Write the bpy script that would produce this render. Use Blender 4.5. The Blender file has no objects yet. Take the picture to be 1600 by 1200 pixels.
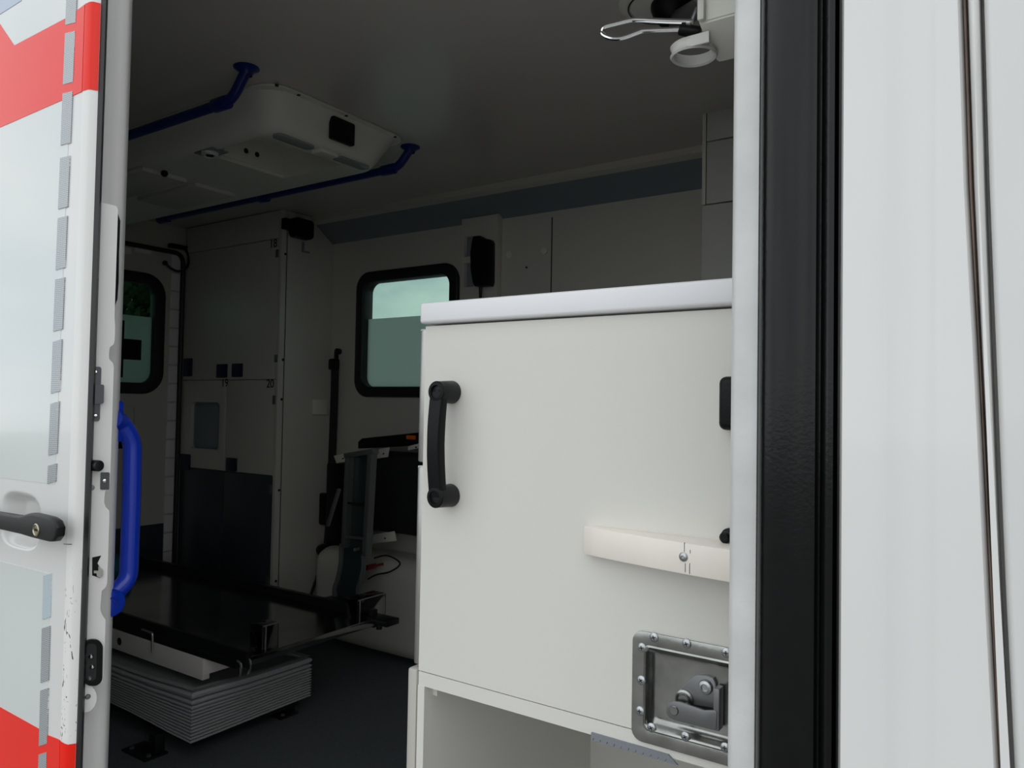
import bpy, bmesh, math, random
from mathutils import Vector, Matrix
random.seed(7)
R_ = math.radians
ZC = 1.65                      # lens height above the ground; heights below are given relative to it
FL = 1200.0                    # focal length in pixels of a 1600 px wide frame

# ---------------------------------------------------------------- camera
pitch, roll = math.atan(35/1200), R_(1.0)
F0 = Vector((-.565, .825, 0)).normalized()
Rt = Vector((F0.y, -F0.x, 0))
Fw = (F0*math.cos(pitch) + Vector((0, 0, math.sin(pitch)))).normalized()
Up = Rt.cross(Fw)
Rr = Rt*math.cos(roll) + Up*math.sin(roll)
Ur = Up*math.cos(roll) - Rt*math.sin(roll)
cam_d = bpy.data.cameras.new('camera')
cam_d.sensor_fit = 'HORIZONTAL'; cam_d.sensor_width = 36.0
cam_d.lens = 36.0*FL/1600
cam_d.clip_start = .02; cam_d.clip_end = 300
cam = bpy.data.objects.new('camera', cam_d)
bpy.context.scene.collection.objects.link(cam)
M = Matrix((Rr, Ur, -Fw)).transposed().to_4x4()
M.translation = (0, 0, ZC)
cam.matrix_world = M
bpy.context.scene.camera = cam

# ---------------------------------------------------------------- world, exposure
SC = bpy.context.scene
SC.view_settings.view_transform = 'Standard'
SC.view_settings.look = 'None'
SC.view_settings.exposure = 0.50
SC.view_settings.gamma = 1.0
SC.view_settings.use_curve_mapping = False
SC.cycles.max_bounces = 12
SC.cycles.diffuse_bounces = 6
SC.cycles.transparent_max_bounces = 16
w = bpy.data.worlds.new('sky'); SC.world = w; w.use_nodes = True
nt = w.node_tree; nt.nodes.clear()
def nn(t, typ, **kw):
    n = t.nodes.new(typ)
    for k, v in kw.items(): setattr(n, k, v)
    return n
out = nn(nt, 'ShaderNodeOutputWorld'); bg = nn(nt, 'ShaderNodeBackground')
tc = nn(nt, 'ShaderNodeTexCoord'); mp = nn(nt, 'ShaderNodeMapping')
mp.inputs['Scale'].default_value = (1.6, 1.6, 3.6)
nz = nn(nt, 'ShaderNodeTexNoise'); nz.inputs['Scale'].default_value = 2.2; nz.inputs['Detail'].default_value = 9; nz.inputs['Roughness'].default_value = .6
cr = nn(nt, 'ShaderNodeValToRGB')
cr.color_ramp.elements[0].position = .38; cr.color_ramp.elements[0].color = (.56, .66, .74, 1)
cr.color_ramp.elements[1].position = .62; cr.color_ramp.elements[1].color = (.98, .97, .955, 1)
e = cr.color_ramp.elements.new(.5); e.color = (.82, .84, .85, 1)
nt.links.new(tc.outputs['Generated'], mp.inputs['Vector']); nt.links.new(mp.outputs['Vector'], nz.inputs['Vector'])
nt.links.new(nz.outputs['Fac'], cr.inputs['Fac']); nt.links.new(cr.outputs['Color'], bg.inputs['Color'])
bg.inputs['Strength'].default_value = 1.15
nt.links.new(bg.outputs['Background'], out.inputs['Surface'])

# ---------------------------------------------------------------- helpers
COL = SC.collection
def P(px, py, X=None, Y=None, Z=None):
    """world point (height relative to the lens) of a measured direction on a real plane"""
    d = Fw + Rr*((px-800)/FL) - Ur*((py-600)/FL)
    if X is not None: t = X/d.x
    elif Y is not None: t = Y/d.y
    else: t = Z/d.z
    return Vector((d.x*t, d.y*t, d.z*t))
def X_at(px, Y, py=600): return P(px, py, Y=Y).x
def Y_at(px, X, py=600): return P(px, py, X=X).y

MATS = {}
def mat(name, col, rough=.5, metal=0., spec=.5, bump=0., bscale=60., var=0., vscale=8., coat=0.):
    if name in MATS: return MATS[name]
    m = bpy.data.materials.new(name); m.use_nodes = True; t = m.node_tree
    b = t.nodes['Principled BSDF']
    b.inputs['Base Color'].default_value = (*col, 1)
    b.inputs['Roughness'].default_value = rough; b.inputs['Metallic'].default_value = metal
    b.inputs['Specular IOR Level'].default_value = spec
    b.inputs['Coat Weight'].default_value = coat; b.inputs['Coat Roughness'].default_value = .05
    c = nn(t, 'ShaderNodeTexCoord')
    if var > 0:
        n = nn(t, 'ShaderNodeTexNoise'); n.inputs['Scale'].default_value = vscale; n.inputs['Detail'].default_value = 6
        r = nn(t, 'ShaderNodeMapRange'); r.inputs['From Min'].default_value = .3; r.inputs['From Max'].default_value = .7
        r.inputs['To Min'].default_value = 1-var; r.inputs['To Max'].default_value = 1
        mx = nn(t, 'ShaderNodeMix', data_type='RGBA', blend_type='MULTIPLY'); mx.inputs[0].default_value = 1
        mx.inputs[6].default_value = (*col, 1)
        t.links.new(c.outputs['Object'], n.inputs['Vector']); t.links.new(n.outputs['Fac'], r.inputs['Value'])
        t.links.new(r.outputs['Result'], mx.inputs[7]); t.links.new(mx.outputs[2], b.inputs['Base Color'])
    if bump > 0:
        n = nn(t, 'ShaderNodeTexNoise'); n.inputs['Scale'].default_value = bscale; n.inputs['Detail'].default_value = 4
        bp = nn(t, 'ShaderNodeBump'); bp.inputs['Strength'].default_value = bump; bp.inputs['Distance'].default_value = .002
        t.links.new(c.outputs['Object'], n.inputs['Vector']); t.links.new(n.outputs['Fac'], bp.inputs['Height'])
        t.links.new(bp.outputs['Normal'], b.inputs['Normal'])
    MATS[name] = m
    return m
def mix_mat(name, build):
    m = bpy.data.materials.new(name); m.use_nodes = True; t = m.node_tree; t.nodes.clear()
    o = nn(t, 'ShaderNodeOutputMaterial'); s = build(t); t.links.new(s, o.inputs['Surface']); MATS[name] = m
    return m

class MB:
    """collects shapes, links them as ONE mesh object"""
    def __init__(s): s.bm = bmesh.new()
    def _xf(s, vs, M):
        if M is not None: bmesh.ops.transform(s.bm, matrix=M, verts=vs)
    def box(s, x0, x1, y0, y1, z0, z1, bev=0., seg=2, M=None):
        b = bmesh.new(); bmesh.ops.create_cube(b, size=1)
        for v in b.verts:
            v.co = Vector(((x0+x1)/2 + v.co.x*(x1-x0), (y0+y1)/2 + v.co.y*(y1-y0), (z0+z1)/2 + v.co.z*(z1-z0)))
        if bev > 0:
            bmesh.ops.bevel(b, geom=list(b.edges), offset=min(bev, .49*min(abs(x1-x0), abs(y1-y0), abs(z1-z0))), segments=seg, affect='EDGES', profile=.5)
        if M is not None: bmesh.ops.transform(b, matrix=M, verts=b.verts)
        s.merge(b); return s
    def merge(s, b):
        bmesh.ops.recalc_face_normals(b, faces=b.faces)
        me = bpy.data.meshes.new('t'); b.to_mesh(me); b.free(); s.bm.from_mesh(me); bpy.data.meshes.remove(me)
    def prism(s, outer, axis, d0, d1, holes=(), bev=0., seg=2, M=None):
        b = bmesh.new()
        mp = {'Y': lambda a, c, d: (a, d, c), 'X': lambda a, c, d: (d, a, c), 'Z': lambda a, c, d: (a, c, d)}[axis]
        es = []
        for loop in [outer] + list(holes):
            vs = [b.verts.new(mp(a, c, d0)) for a, c in loop]
            es += [b.edges.new((vs[i], vs[(i+1) % len(vs)])) for i in range(len(vs))]
        if holes: r = bmesh.ops.triangle_fill(b, use_beauty=True, use_dissolve=False, edges=es); fs = [g for g in r['geom'] if isinstance(g, bmesh.types.BMFace)]
        else: fs = [b.faces.new(vs)]
        r = bmesh.ops.extrude_face_region(b, geom=fs)
        off = Vector(mp(0, 0, d1-d0))
        bmesh.ops.translate(b, vec=off, verts=[g for g in r['geom'] if isinstance(g, bmesh.types.BMVert)])
        bmesh.ops.recalc_face_normals(b, faces=b.faces)
        if bev > 0:
            n = Vector(mp(0, 0, 1))
            ed = [e for e in b.edges if len(e.link_faces) == 2 and e.calc_face_angle(0) > R_(50) and
                  (abs(e.link_faces[0].normal.dot(n)) > .9) != (abs(e.link_faces[1].normal.dot(n)) > .9)]
            bmesh.ops.bevel(b, geom=ed, offset=bev, segments=seg, affect='EDGES', profile=.5)
        if M is not None: bmesh.ops.transform(b, matrix=M, verts=b.verts)
        s.merge(b); return s
    def cyl(s, a, c, r0, r1=None, seg=20, bev=0.):
        a, c = Vector(a), Vector(c); r1 = r0 if r1 is None else r1
        b = bmesh.new(); L = (c-a).length
        bmesh.ops.create_cone(b, cap_ends=True, segments=seg, radius1=r0, radius2=r1, depth=L)
        if bev > 0:
            ed = [e for e in b.edges if len(e.link_faces) == 2 and e.calc_face_angle(0) > R_(60)]
            bmesh.ops.bevel(b, geom=ed, offset=bev, segments=2, affect='EDGES', profile=.5)
        q = (c-a).to_track_quat('Z', 'Y').to_matrix().to_4x4(); q.translation = (a+c)/2
        bmesh.ops.transform(b, matrix=q, verts=b.verts); s.merge(b); return s
    def tube(s, pts, r, seg=12, closed=False, rs=None, flat=1.):
        pts = [Vector(p) for p in pts]; n = len(pts); b = bmesh.new(); rings = []
        prev = None
        for i, p in enumerate(pts):
            if closed: t = pts[(i+1) % n] - pts[i-1]
            else: t = pts[min(i+1, n-1)] - pts[max(i-1, 0)]
            t.normalize()
            if prev is None:
                u = t.orthogonal().normalized()
                if abs(t.z) < .99: u = t.cross(Vector((0, 0, 1))).normalized()
                else: u = Vector((1, 0, 0))
            else: u = (prev - t*prev.dot(t)).normalized()
            prev = u; v = t.cross(u)
            rr = rs[i] if rs else r
            rings.append([b.verts.new(p + (u*math.cos(k*2*math.pi/seg) + v*math.sin(k*2*math.pi/seg)*flat)*rr) for k in range(seg)])
        for i in range(n if closed else n-1):
            A, B = rings[i], rings[(i+1) % n]
            for k in range(seg): b.faces.new((A[k], A[(k+1) % seg], B[(k+1) % seg], B[k]))
        if not closed: b.faces.new(rings[0][::-1]); b.faces.new(rings[-1])
        s.merge(b); return s
    def sweep_z(s, prof, z0, z1, nz=1, closed=False, fx=None):
        """profile [(x, y)] swept upwards; fx(x, z) may shift x"""
        b = bmesh.new(); rows = []
        for i in range(nz+1):
            z = z0 + (z1-z0)*i/nz
            rows.append([b.verts.new(((fx(k, x, z) if fx else x), y, z)) for k, (x, y) in enumerate(prof)])
        for A, B in zip(rows, rows[1:]):
            for k in range(len(prof) - (0 if closed else 1)):
                j = (k+1) % len(prof); b.faces.new((A[k], A[j], B[j], B[k]))
        if closed: b.faces.new(rows[0][::-1]); b.faces.new(rows[-1])
        if closed: s.merge(b)
        else:
            me = bpy.data.meshes.new('t'); b.to_mesh(me); b.free(); s.bm.from_mesh(me); bpy.data.meshes.remove(me)
        return s
    def sphere(s, c, r, sc=(1, 1, 1), sub=3):
        b = bmesh.new(); bmesh.ops.create_icosphere(b, subdivisions=sub, radius=r)
        for v in b.verts: v.co = Vector((v.co.x*sc[0], v.co.y*sc[1], v.co.z*sc[2])) + Vector(c)
        s.merge(b); return s
    def lathe(s, c, axis, prof, seg=32):
        """profile [(r, h)] round an axis through c"""
        b = bmesh.new(); ax = Vector(axis).normalized(); u = ax.orthogonal().normalized(); v = ax.cross(u); rows = []
        for r, h in prof:
            rows.append([b.verts.new(Vector(c) + ax*h + (u*math.cos(k*2*math.pi/seg) + v*math.sin(k*2*math.pi/seg))*max(r, 1e-5)) for k in range(seg)])
        for A, B in zip(rows, rows[1:]):
            for k in range(seg): b.faces.new((A[k], A[(k+1) % seg], B[(k+1) % seg], B[k]))
        bmesh.ops.remove_doubles(b, verts=b.verts, dist=2e-5)
        s.merge(b); return s
    def build(s, name, m, parent=None, angle=35, label=None):
        me = bpy.data.meshes.new(name)
        bmesh.ops.translate(s.bm, vec=(0, 0, ZC), verts=s.bm.verts)
        s.bm.to_mesh(me); s.bm.free()
        me.shade_smooth(); me.set_sharp_from_angle(angle=R_(angle))
        me.materials.append(MATS[m] if isinstance(m, str) else m)
        o = bpy.data.objects.new(name, me); COL.objects.link(o)
        if parent is not None:
            o.parent = parent
            o.matrix_parent_inverse = root_m(parent).inverted()
        else:                                   # put the origin at the base of the mesh
            cs = [v.co for v in me.vertices]
            c = Vector(((min(v.x for v in cs)+max(v.x for v in cs))/2, (min(v.y for v in cs)+max(v.y for v in cs))/2, min(v.z for v in cs)))
            me.transform(Matrix.Translation(-c)); o.location = c
        if label: o['label'] = label
        return o
def root_m(o):
    m = Matrix.Translation(o.location)
    return m if o.parent is None else root_m(o.parent) @ o.matrix_parent_inverse @ m
def tag(o, label=None, cat=None, group=None, kind=None):
    if label: o['label'] = label
    if cat: o['category'] = cat
    if group: o['group'] = group
    if kind: o['kind'] = kind
    return o
def thing(name, label, cat, loc, group=None, kind=None):
    o = bpy.data.objects.new(name, None); COL.objects.link(o); o.empty_display_size = .05
    o.location = (loc[0], loc[1], loc[2] + ZC)
    return tag(o, label, cat, group, kind)
def rrect(a0, a1, c0, c1, r, n=6):
    pts = []
    for (ca, cc, s0) in ((a1-r, c1-r, 0), (a0+r, c1-r, 90), (a0+r, c0+r, 180), (a1-r, c0+r, 270)):
        for i in range(n+1):
            t = R_(s0 + 90*i/n); pts.append((ca + r*math.cos(t), cc + r*math.sin(t)))
    return pts
def rect(a0, a1, c0, c1): return [(a0, c0), (a1, c0), (a1, c1), (a0, c1)]
def smooth_path(pts, n=6):
    pts = [Vector(p) for p in pts]; o = []
    for i in range(len(pts)-1):
        p0, p1, p2, p3 = pts[max(i-1, 0)], pts[i], pts[i+1], pts[min(i+2, len(pts)-1)]
        for k in range(n):
            t = k/n
            o.append(.5*((2*p1) + (p2-p0)*t + (2*p0-5*p1+4*p2-p3)*t*t + (3*p1-p0-3*p2+p3)*t**3))
    return o + [pts[-1]]
def bend_path(pts, r, n=6):
    """straight runs with rounded corners of radius about r"""
    pts = [Vector(p) for p in pts]; o = [pts[0]]
    for a, b, c in zip(pts, pts[1:], pts[2:]):
        u, v = (a-b), (c-b); k = min(r, u.length*.45, v.length*.45)
        p, q = b + u.normalized()*k, b + v.normalized()*k
        for i in range(n+1):
            t = i/n; o.append(p*(1-t)**2 + b*2*t*(1-t) + q*t*t)
    return o + [pts[-1]]
def text_mesh(s, name, m, size, M, parent):
    cu = bpy.data.curves.new('t', 'FONT'); cu.body = s; cu.size = size; cu.extrude = .0004; cu.align_x = 'CENTER'; cu.align_y = 'CENTER'; cu.offset = .0006
    to = bpy.data.objects.new('t', cu); me = bpy.data.meshes.new_from_object(to); bpy.data.objects.remove(to)
    me.transform(M); me.transform(Matrix.Translation((0, 0, ZC))); me.name = name
    me.materials.append(MATS[m]); o = bpy.data.objects.new(name, me); COL.objects.link(o)
    o.parent = parent; o.matrix_parent_inverse = root_m(parent).inverted(); return o
def screw(c, n, r, m, parent, name='screw', slot=True):
    """a flat round screw head on a surface with normal n and a cross recess"""
    c, n = Vector(c), Vector(n).normalized(); b = MB()
    b.lathe(c, n, [(r, 0), (r, r*.18), (r*.75, r*.42), (r*.35, r*.52), (r*.33, r*.3), (0, r*.25)], seg=16)
    o = b.build(name, m, parent)
    if slot:
        u = n.orthogonal().normalized(); v = n.cross(u); q = MB(); ang = random.random()*1.5
        for k in (0, 1):
            d = u*math.cos(ang + k*math.pi/2) + v*math.sin(ang + k*math.pi/2)
            q.cyl(c + n*r*.5 - d*r*.62, c + n*r*.5 + d*r*.62, r*.11, seg=6)
        q.build('screw_slot', 'black_plastic', o) if o.parent is None or o.parent.parent is None else q.bm.free()
    return o

# ---------------------------------------------------------------- materials
mat('white_paint', (.76, .76, .745), .25, coat=.35, var=.05, vscale=3)
mat('white_paint_matt', (.84, .83, .81), .4, bump=.06, bscale=30)
mat('film_white', (.68, .72, .71), .16, coat=.3, var=.03, vscale=4)
mat('film_red', (.90, .018, .006), .18, spec=.35)
mat('patch_pale_blue', (.42, .50, .62), .2)
mat('black_rubber', (.008, .009, .010), .45, bump=.1, bscale=200)
mat('black_plastic', (.004, .0046, .005), .4, spec=.2, bump=.15, bscale=500)
mat('charcoal_plastic', (.0085, .0098, .0105), .4, spec=.28, bump=.2, bscale=700)
mat('blue_coating', (.002, .032, .45), .28, coat=.3)
mat('rail_blue', (.003, .012, .16), .35)
mat('dark_blue_plastic', (.003, .008, .045), .4)
mat('cabinet_laminate', (.74, .73, .68), .45, bump=.12, bscale=900, var=.03, vscale=2)
mat('worktop_plastic', (.86, .86, .88), .35)
mat('interior_white', (.62, .60, .55), .38, bump=.05, bscale=15, var=.05, vscale=2)
mat('ceiling_white', (.62, .585, .55), .22, bump=.04, bscale=6, var=.05, vscale=2)
mat('interior_grey', (.22, .255, .29), .4)
mat('kick_panel', (.045, .055, .07), .3, var=.2)
mat('floor_vinyl', (.15, .17, .19), .7, bump=.6, bscale=500, var=.45, vscale=350)
mat('pe_block', (.92, .86, .78), .35, var=.06, vscale=14)
mat('zinc_steel', (.46, .47, .45), .26, 1., bump=.1, bscale=120, var=.35, vscale=30)
mat('zinc_screw', (.55, .57, .58), .35, 1., var=.3, vscale=200)
mat('chrome', (.8, .8, .8), .08, 1.)
mat('grey_metal', (.21, .215, .22), .35, .7)
mat('alu', (.50, .50, .48), .35, .85, var=.1, vscale=40)
mat('dark_steel', (.42, .42, .41), .13, 1., var=.3, vscale=9)
mat('black_metal', (.012, .013, .014), .35, .3)
mat('bellows_rubber', (.40, .415, .42), .45, bump=.1, bscale=80)
mat('upholstery', (.012, .012, .016), .6, bump=.3, bscale=300)
mat('device_plastic', (.74, .74, .67), .4)
mat('lens_grey', (.25, .29, .28), .2)
mat('orange_plastic', (.7, .13, .01), .4)
mat('red_plastic', (.25, .008, .008), .4)
mat('teal_fabric', (.0, .12, .17), .7, bump=.4, bscale=60)
mat('brown_sealant', (.16, .11, .085), .7, var=.5, vscale=25)
mat('asphalt', (.24, .23, .22), .9, bump=.5, bscale=90, var=.3, vscale=30)
mat('bark', (.10, .07, .05), .9, bump=.6, bscale=20)
mat('leaf', (.035, .085, .022), .6, var=.6, vscale=1.2)
mat('print_dark', (.02, .025, .05), .5)
mat('joint_dark', (.03, .03, .03), .8)
mat('toothed_grey', (.22, .235, .26), .45)

# worn paint on the leading edge of the door: chips and scratches with a shape of their own
m = mat('worn_paint', (.80, .80, .78), .3, coat=.3); t = m.node_tree; b = t.nodes['Principled BSDF']
c = nn(t, 'ShaderNodeTexCoord'); g = nn(t, 'ShaderNodeNewGeometry')
mp = nn(t, 'ShaderNodeMapping'); mp.inputs['Scale'].default_value = (70, 70, 22)
n1 = nn(t, 'ShaderNodeTexNoise'); n1.inputs['Scale'].default_value = 2.0; n1.inputs['Detail'].default_value = 5; n1.inputs['Distortion'].default_value = 1.6
r1 = nn(t, 'ShaderNodeMapRange'); r1.inputs['From Min'].default_value = .635; r1.inputs['From Max'].default_value = .65
sx = nn(t, 'ShaderNodeSeparateXYZ'); r2 = nn(t, 'ShaderNodeMapRange')
r2.inputs['From Min'].default_value = 1.42; r2.inputs['From Max'].default_value = 1.30
ml = nn(t, 'ShaderNodeMath', operation='MULTIPLY'); mx = nn(t, 'ShaderNodeMix', data_type='RGBA')
mx.inputs[6].default_value = (.80, .80, .78, 1); mx.inputs[7].default_value = (.07, .06, .06, 1)
t.links.new(c.outputs['Object'], mp.inputs['Vector']); t.links.new(mp.outputs['Vector'], n1.inputs['Vector'])
t.links.new(n1.outputs['Fac'], r1.inputs['Value']); t.links.new(g.outputs['Position'], sx.inputs[0]); t.links.new(sx.outputs['Z'], r2.inputs['Value'])
t.links.new(r1.outputs['Result'], ml.inputs[0]); t.links.new(r2.outputs['Result'], ml.inputs[1]); t.links.new(ml.outputs[0], mx.inputs[0])
t.links.new(mx.outputs[2], b.inputs['Base Color'])
# reflective tape: honeycomb print
def tape(name, ca, cb, sc):
    m = mat(name, ca, .25, .2); t = m.node_tree; b = t.nodes['Principled BSDF']
    c = nn(t, 'ShaderNodeTexCoord'); v = nn(t, 'ShaderNodeTexVoronoi', feature='DISTANCE_TO_EDGE'); v.inputs['Scale'].default_value = sc; v.inputs['Randomness'].default_value = .25
    r = nn(t, 'ShaderNodeMapRange'); r.inputs['From Min'].default_value = .04; r.inputs['From Max'].default_value = .12
    x = nn(t, 'ShaderNodeMix', data_type='RGBA'); x.inputs[6].default_value = (*cb, 1); x.inputs[7].default_value = (*ca, 1)
    t.links.new(c.outputs['Object'], v.inputs['Vector']); t.links.new(v.outputs['Distance'], r.inputs['Value']); t.links.new(r.outputs['Result'], x.inputs[0]); t.links.new(x.outputs[2], b.inputs['Base Color'])
tape('tape_grey', (.27, .30, .32), (.66, .68, .68), 330)
tape('tape_pale', (.48, .60, .66), (.68, .74, .76), 330)
mat('tape_white', (.93, .90, .93), .3, var=.08)
def _glass(t):
    tr = nn(t, 'ShaderNodeBsdfTransparent'); tr.inputs['Color'].default_value = (.50, .615, .575, 1)
    gl = nn(t, 'ShaderNodeBsdfGlossy'); gl.inputs['Roughness'].default_value = .02; gl.inputs['Color'].default_value = (.9, .9, .9, 1)
    fr = nn(t, 'ShaderNodeFresnel'); fr.inputs['IOR'].default_value = 1.3; mx = nn(t, 'ShaderNodeMixShader')
    t.links.new(fr.outputs[0], mx.inputs[0]); t.links.new(tr.outputs[0], mx.inputs[1]); t.links.new(gl.outputs[0], mx.inputs[2]); return mx.outputs[0]
mix_mat('tinted_glass', _glass)
def _glass2(t):
    tr = nn(t, 'ShaderNodeBsdfTransparent'); tr.inputs['Color'].default_value = (.24, .34, .30, 1)
    gl = nn(t, 'ShaderNodeBsdfGlossy'); gl.inputs['Roughness'].default_value = .02
    fr = nn(t, 'ShaderNodeFresnel'); fr.inputs['IOR'].default_value = 1.3; mx = nn(t, 'ShaderNodeMixShader')
    t.links.new(fr.outputs[0], mx.inputs[0]); t.links.new(tr.outputs[0], mx.inputs[1]); t.links.new(gl.outputs[0], mx.inputs[2]); return mx.outputs[0]
mix_mat('dark_tinted_glass', _glass2)
def _frost(t):
    a = nn(t, 'ShaderNodeBsdfTranslucent'); a.inputs['Color'].default_value = (.95, .98, .96, 1)
    d = nn(t, 'ShaderNodeBsdfDiffuse'); d.inputs['Color'].default_value = (.5, .56, .53, 1)
    mx = nn(t, 'ShaderNodeMixShader'); mx.inputs[0].default_value = .25
    t.links.new(a.outputs[0], mx.inputs[1]); t.links.new(d.outputs[0], mx.inputs[2]); return mx.outputs[0]
mix_mat('frosted_film', _frost)
def _acr(t):
    tr = nn(t, 'ShaderNodeBsdfTransparent'); tr.inputs['Color'].default_value = (.78, .8, .8, 1)
    gl = nn(t, 'ShaderNodeBsdfGlossy'); gl.inputs['Roughness'].default_value = .06
    fr = nn(t, 'ShaderNodeFresnel'); fr.inputs['IOR'].default_value = 1.5; mx = nn(t, 'ShaderNodeMixShader')
    t.links.new(fr.outputs[0], mx.inputs[0]); t.links.new(tr.outputs[0], mx.inputs[1]); t.links.new(gl.outputs[0], mx.inputs[2]); return mx.outputs[0]
mix_mat('clear_acrylic', _acr)

# key planes of the vehicle (rear is -X, the far side is +Y)
YD, YB, YC, YW = .58, .66, .88, 2.40      # sliding door skin, body side, cabinet front, far wall
XR = -3.35; ZF = -1.0; ZT = .82           # rear doors, floor, ceiling
XFR = .95                                 # front bulkhead

# ================================================================ STRUCTURE
tag(MB().box(-40, 40, -40, 40, -1.70, -1.65).build('ground', 'asphalt'), 'grey asphalt ground outside the vehicle', kind='structure')
tag(MB().box(XR, XFR, YB+.02, YW+.04, ZF-.05, ZF).build('floor', 'floor_vinyl'), 'dark blue-grey speckled vinyl floor', kind='structure')
tag(MB().box(XR-.05, XFR+.05, YB+.0, YW+.10, ZT, ZT+.06).build('ceiling', 'ceiling_white'), 'glossy white ceiling panel', kind='structure')

# far wall with its window
wx0, wx1, wz0, wz1 = -2.475, -1.905, .03, .575
wl = MB().prism(rect(XR, XFR, ZF, ZT), 'Y', YW, YW+.05, holes=[rrect(wx0+.02, wx1-.02, wz0+.02, wz1-.02, .055)]).build('wall_left', 'interior_white')
tag(wl, 'white inner side wall with a framed window', kind='structure')
# vertical cover joints of the wall panelling
for px in (780, 862):
    X = X_at(px, YW, 400); MB().box(X-.002, X+.002, YW-.0015, YW+.001, .1, .70).build('panel_joint', 'joint_dark', wl)
for (px, py, r) in ((796, 398, .014), (851, 392, .014)):
    p = P(px, py, Y=YW); MB().cyl((p.x, YW-.004, p.z), (p.x, YW+.002, p.z), r, bev=.001).build('cover_cap', 'device_plastic', wl)
p = P(823, 418, Y=YW); MB().cyl((p.x, YW-.003, p.z), (p.x, YW, p.z), .004, seg=10).build('screw', 'black_metal', wl)
win = thing('window_1', 'rounded window with black rubber frame and frosted lower half in the far side wall', None, ((wx0+wx1)/2, YW, wz0), kind='structure')
MB().prism(rrect(wx0, wx1, wz0, wz1, .075, 8), 'Y', YW-.016, YW+.05, holes=[rrect(wx0+.045, wx1-.045, wz0+.045, wz1-.045, .045, 8)], bev=.007, seg=3).build('window_frame', 'black_rubber', win)
gz = .372
MB().box(wx0+.04, wx1-.04, YW+.025, YW+.030, wz0+.04, wz1-.04).build('glass_pane', 'tinted_glass', win)
MB().box(wx0+.04, wx1-.04, YW+.021, YW+.0235, wz0+.04, gz).build('frosted_film', 'frosted_film', win)
# cove strip and grey duct under the ceiling
tag(MB().prism([(2.27, ZT), (2.27, ZT-.022), (2.29, ZT-.030), (YW, ZT-.030), (YW, ZT)], 'X', XR, XFR, bev=0).build('trim_1', 'interior_white'), 'white cove strip where far wall meets ceiling', kind='structure')
tag(MB().prism([(2.30, ZT-.030), (2.395, .727), (YW, .722), (YW, ZT-.030)], 'X', XR, XFR).build('trim_2', 'interior_grey'), 'slanted blue-grey band below the ceiling along the far wall', kind='structure')
tag(MB().prism([(YW, ZF), (YW-.045, ZF), (YW-.050, ZF+.005), (YW-.052, ZF+.055), (YW, ZF+.06)], 'X', -2.64, XFR).build('baseboard_left', 'kick_panel'), 'dark vinyl coving at the foot of the far wall', kind='structure')
wh = MB().box(-2.52, -1.05, 2.20, YW+.01, ZF+.02, -.60, bev=.07, seg=5)
tag(wh.build('trim_3', 'interior_white'), 'white rounded wheel housing bulging from the far wall', kind='structure')
tag(MB().box(XFR, XFR+.05, YB, YW+.05, ZF, ZT).build('wall_front', 'interior_white'), 'white bulkhead behind the cab', kind='structure')

# rear end: frame, left rear door with its window, reflective pieces
dy0, dy1, dz1 = .80, 2.075, .70
wb = MB().prism(rect(YB, YW+.05, ZF, ZT), 'X', XR-.06, XR, holes=[rect(dy0, dy1, ZF+.0001, dz1)]).build('wall_back', 'interior_white')
tag(wb, 'white rear frame around the back doors', kind='structure')
sy = Y_at(283, XR+.01, 500)
MB().tube(bend_path([(XR+.012, sy, ZF+.02), (XR+.012, sy, dz1-.006), (XR+.012, dy0, dz1-.006)], .05), .011, seg=8).build('rubber_seal', 'black_rubber', wb)
rd = thing('door_2', 'white rear door with black-framed window, frosted film and dark kick panel', None, (XR, 1.6, ZF), kind='structure')
ry1 = Y_at(257, XR, 500); rzt = P(200, 422, X=XR).z; rzb = P(200, 615, X=XR).z; ry0 = ry1-.62
MB().prism(rect(dy0+.01, dy1-.005, ZF+.01, dz1-.005), 'X', XR-.05, XR-.004, holes=[rrect(ry0+.03, ry1-.03, rzb+.03, rzt-.03, .06)]).build('door_panel', 'interior_white', rd)
MB().prism(rrect(ry0, ry1, rzb, rzt, .10, 8), 'X', XR-.04, XR+.010, holes=[rrect(ry0+.05, ry1-.05, rzb+.05, rzt-.05, .055, 8)], bev=.006).build('window_frame', 'black_rubber', rd)
fz = P(215, 493, X=XR).z
MB().box(XR-.028, XR-.024, ry0+.04, ry1-.04, rzb+.04, rzt-.04).build('glass_pane', 'dark_tinted_glass', rd)
MB().box(XR-.022, XR-.020, ry0+.04, ry1-.04, rzb+.04, fz).build('frosted_film', 'frosted_film', rd)
cp = P(224, 547, X=XR); ch = .046; cy = P(196.5, 547, X=XR).y-ch; al = cp.y-cy; zc_ = cp.z
cr_ = MB().prism([(cy+ch, zc_+ch), (cy+al, zc_+ch), (cy+al, zc_-ch), (cy+ch, zc_-ch), (cy+ch, zc_-al), (cy-ch, zc_-al), (cy-ch, zc_-ch), (cy-al, zc_-ch), (cy-al, zc_+ch), (cy-ch, zc_+ch), (cy-ch, zc_+al), (cy+ch, zc_+al)], 'X', XR-.019, XR-.017)
cr_.build('cross_emblem', 'black_plastic', rd, label='flat black cross on the frosted film')
kz = P(250, 818, X=XR).z
MB().box(XR-.004, XR+.003, dy0+.02, Y_at(254, XR, 850), ZF+.03, kz, bev=.001).build('kick_panel', 'kick_panel', rd)
a = P(214, 632, X=XR); bq = P(192, 705, X=XR)
MB().prism(rrect(a.y-.16, a.y, bq.z, a.z, .02), 'X', XR-.006, XR+.004, holes=[rrect(a.y-.15, a.y-.012, bq.z+.012, a.z-.012, .014)], bev=.002).build('grab_recess', 'interior_white', rd)
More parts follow.
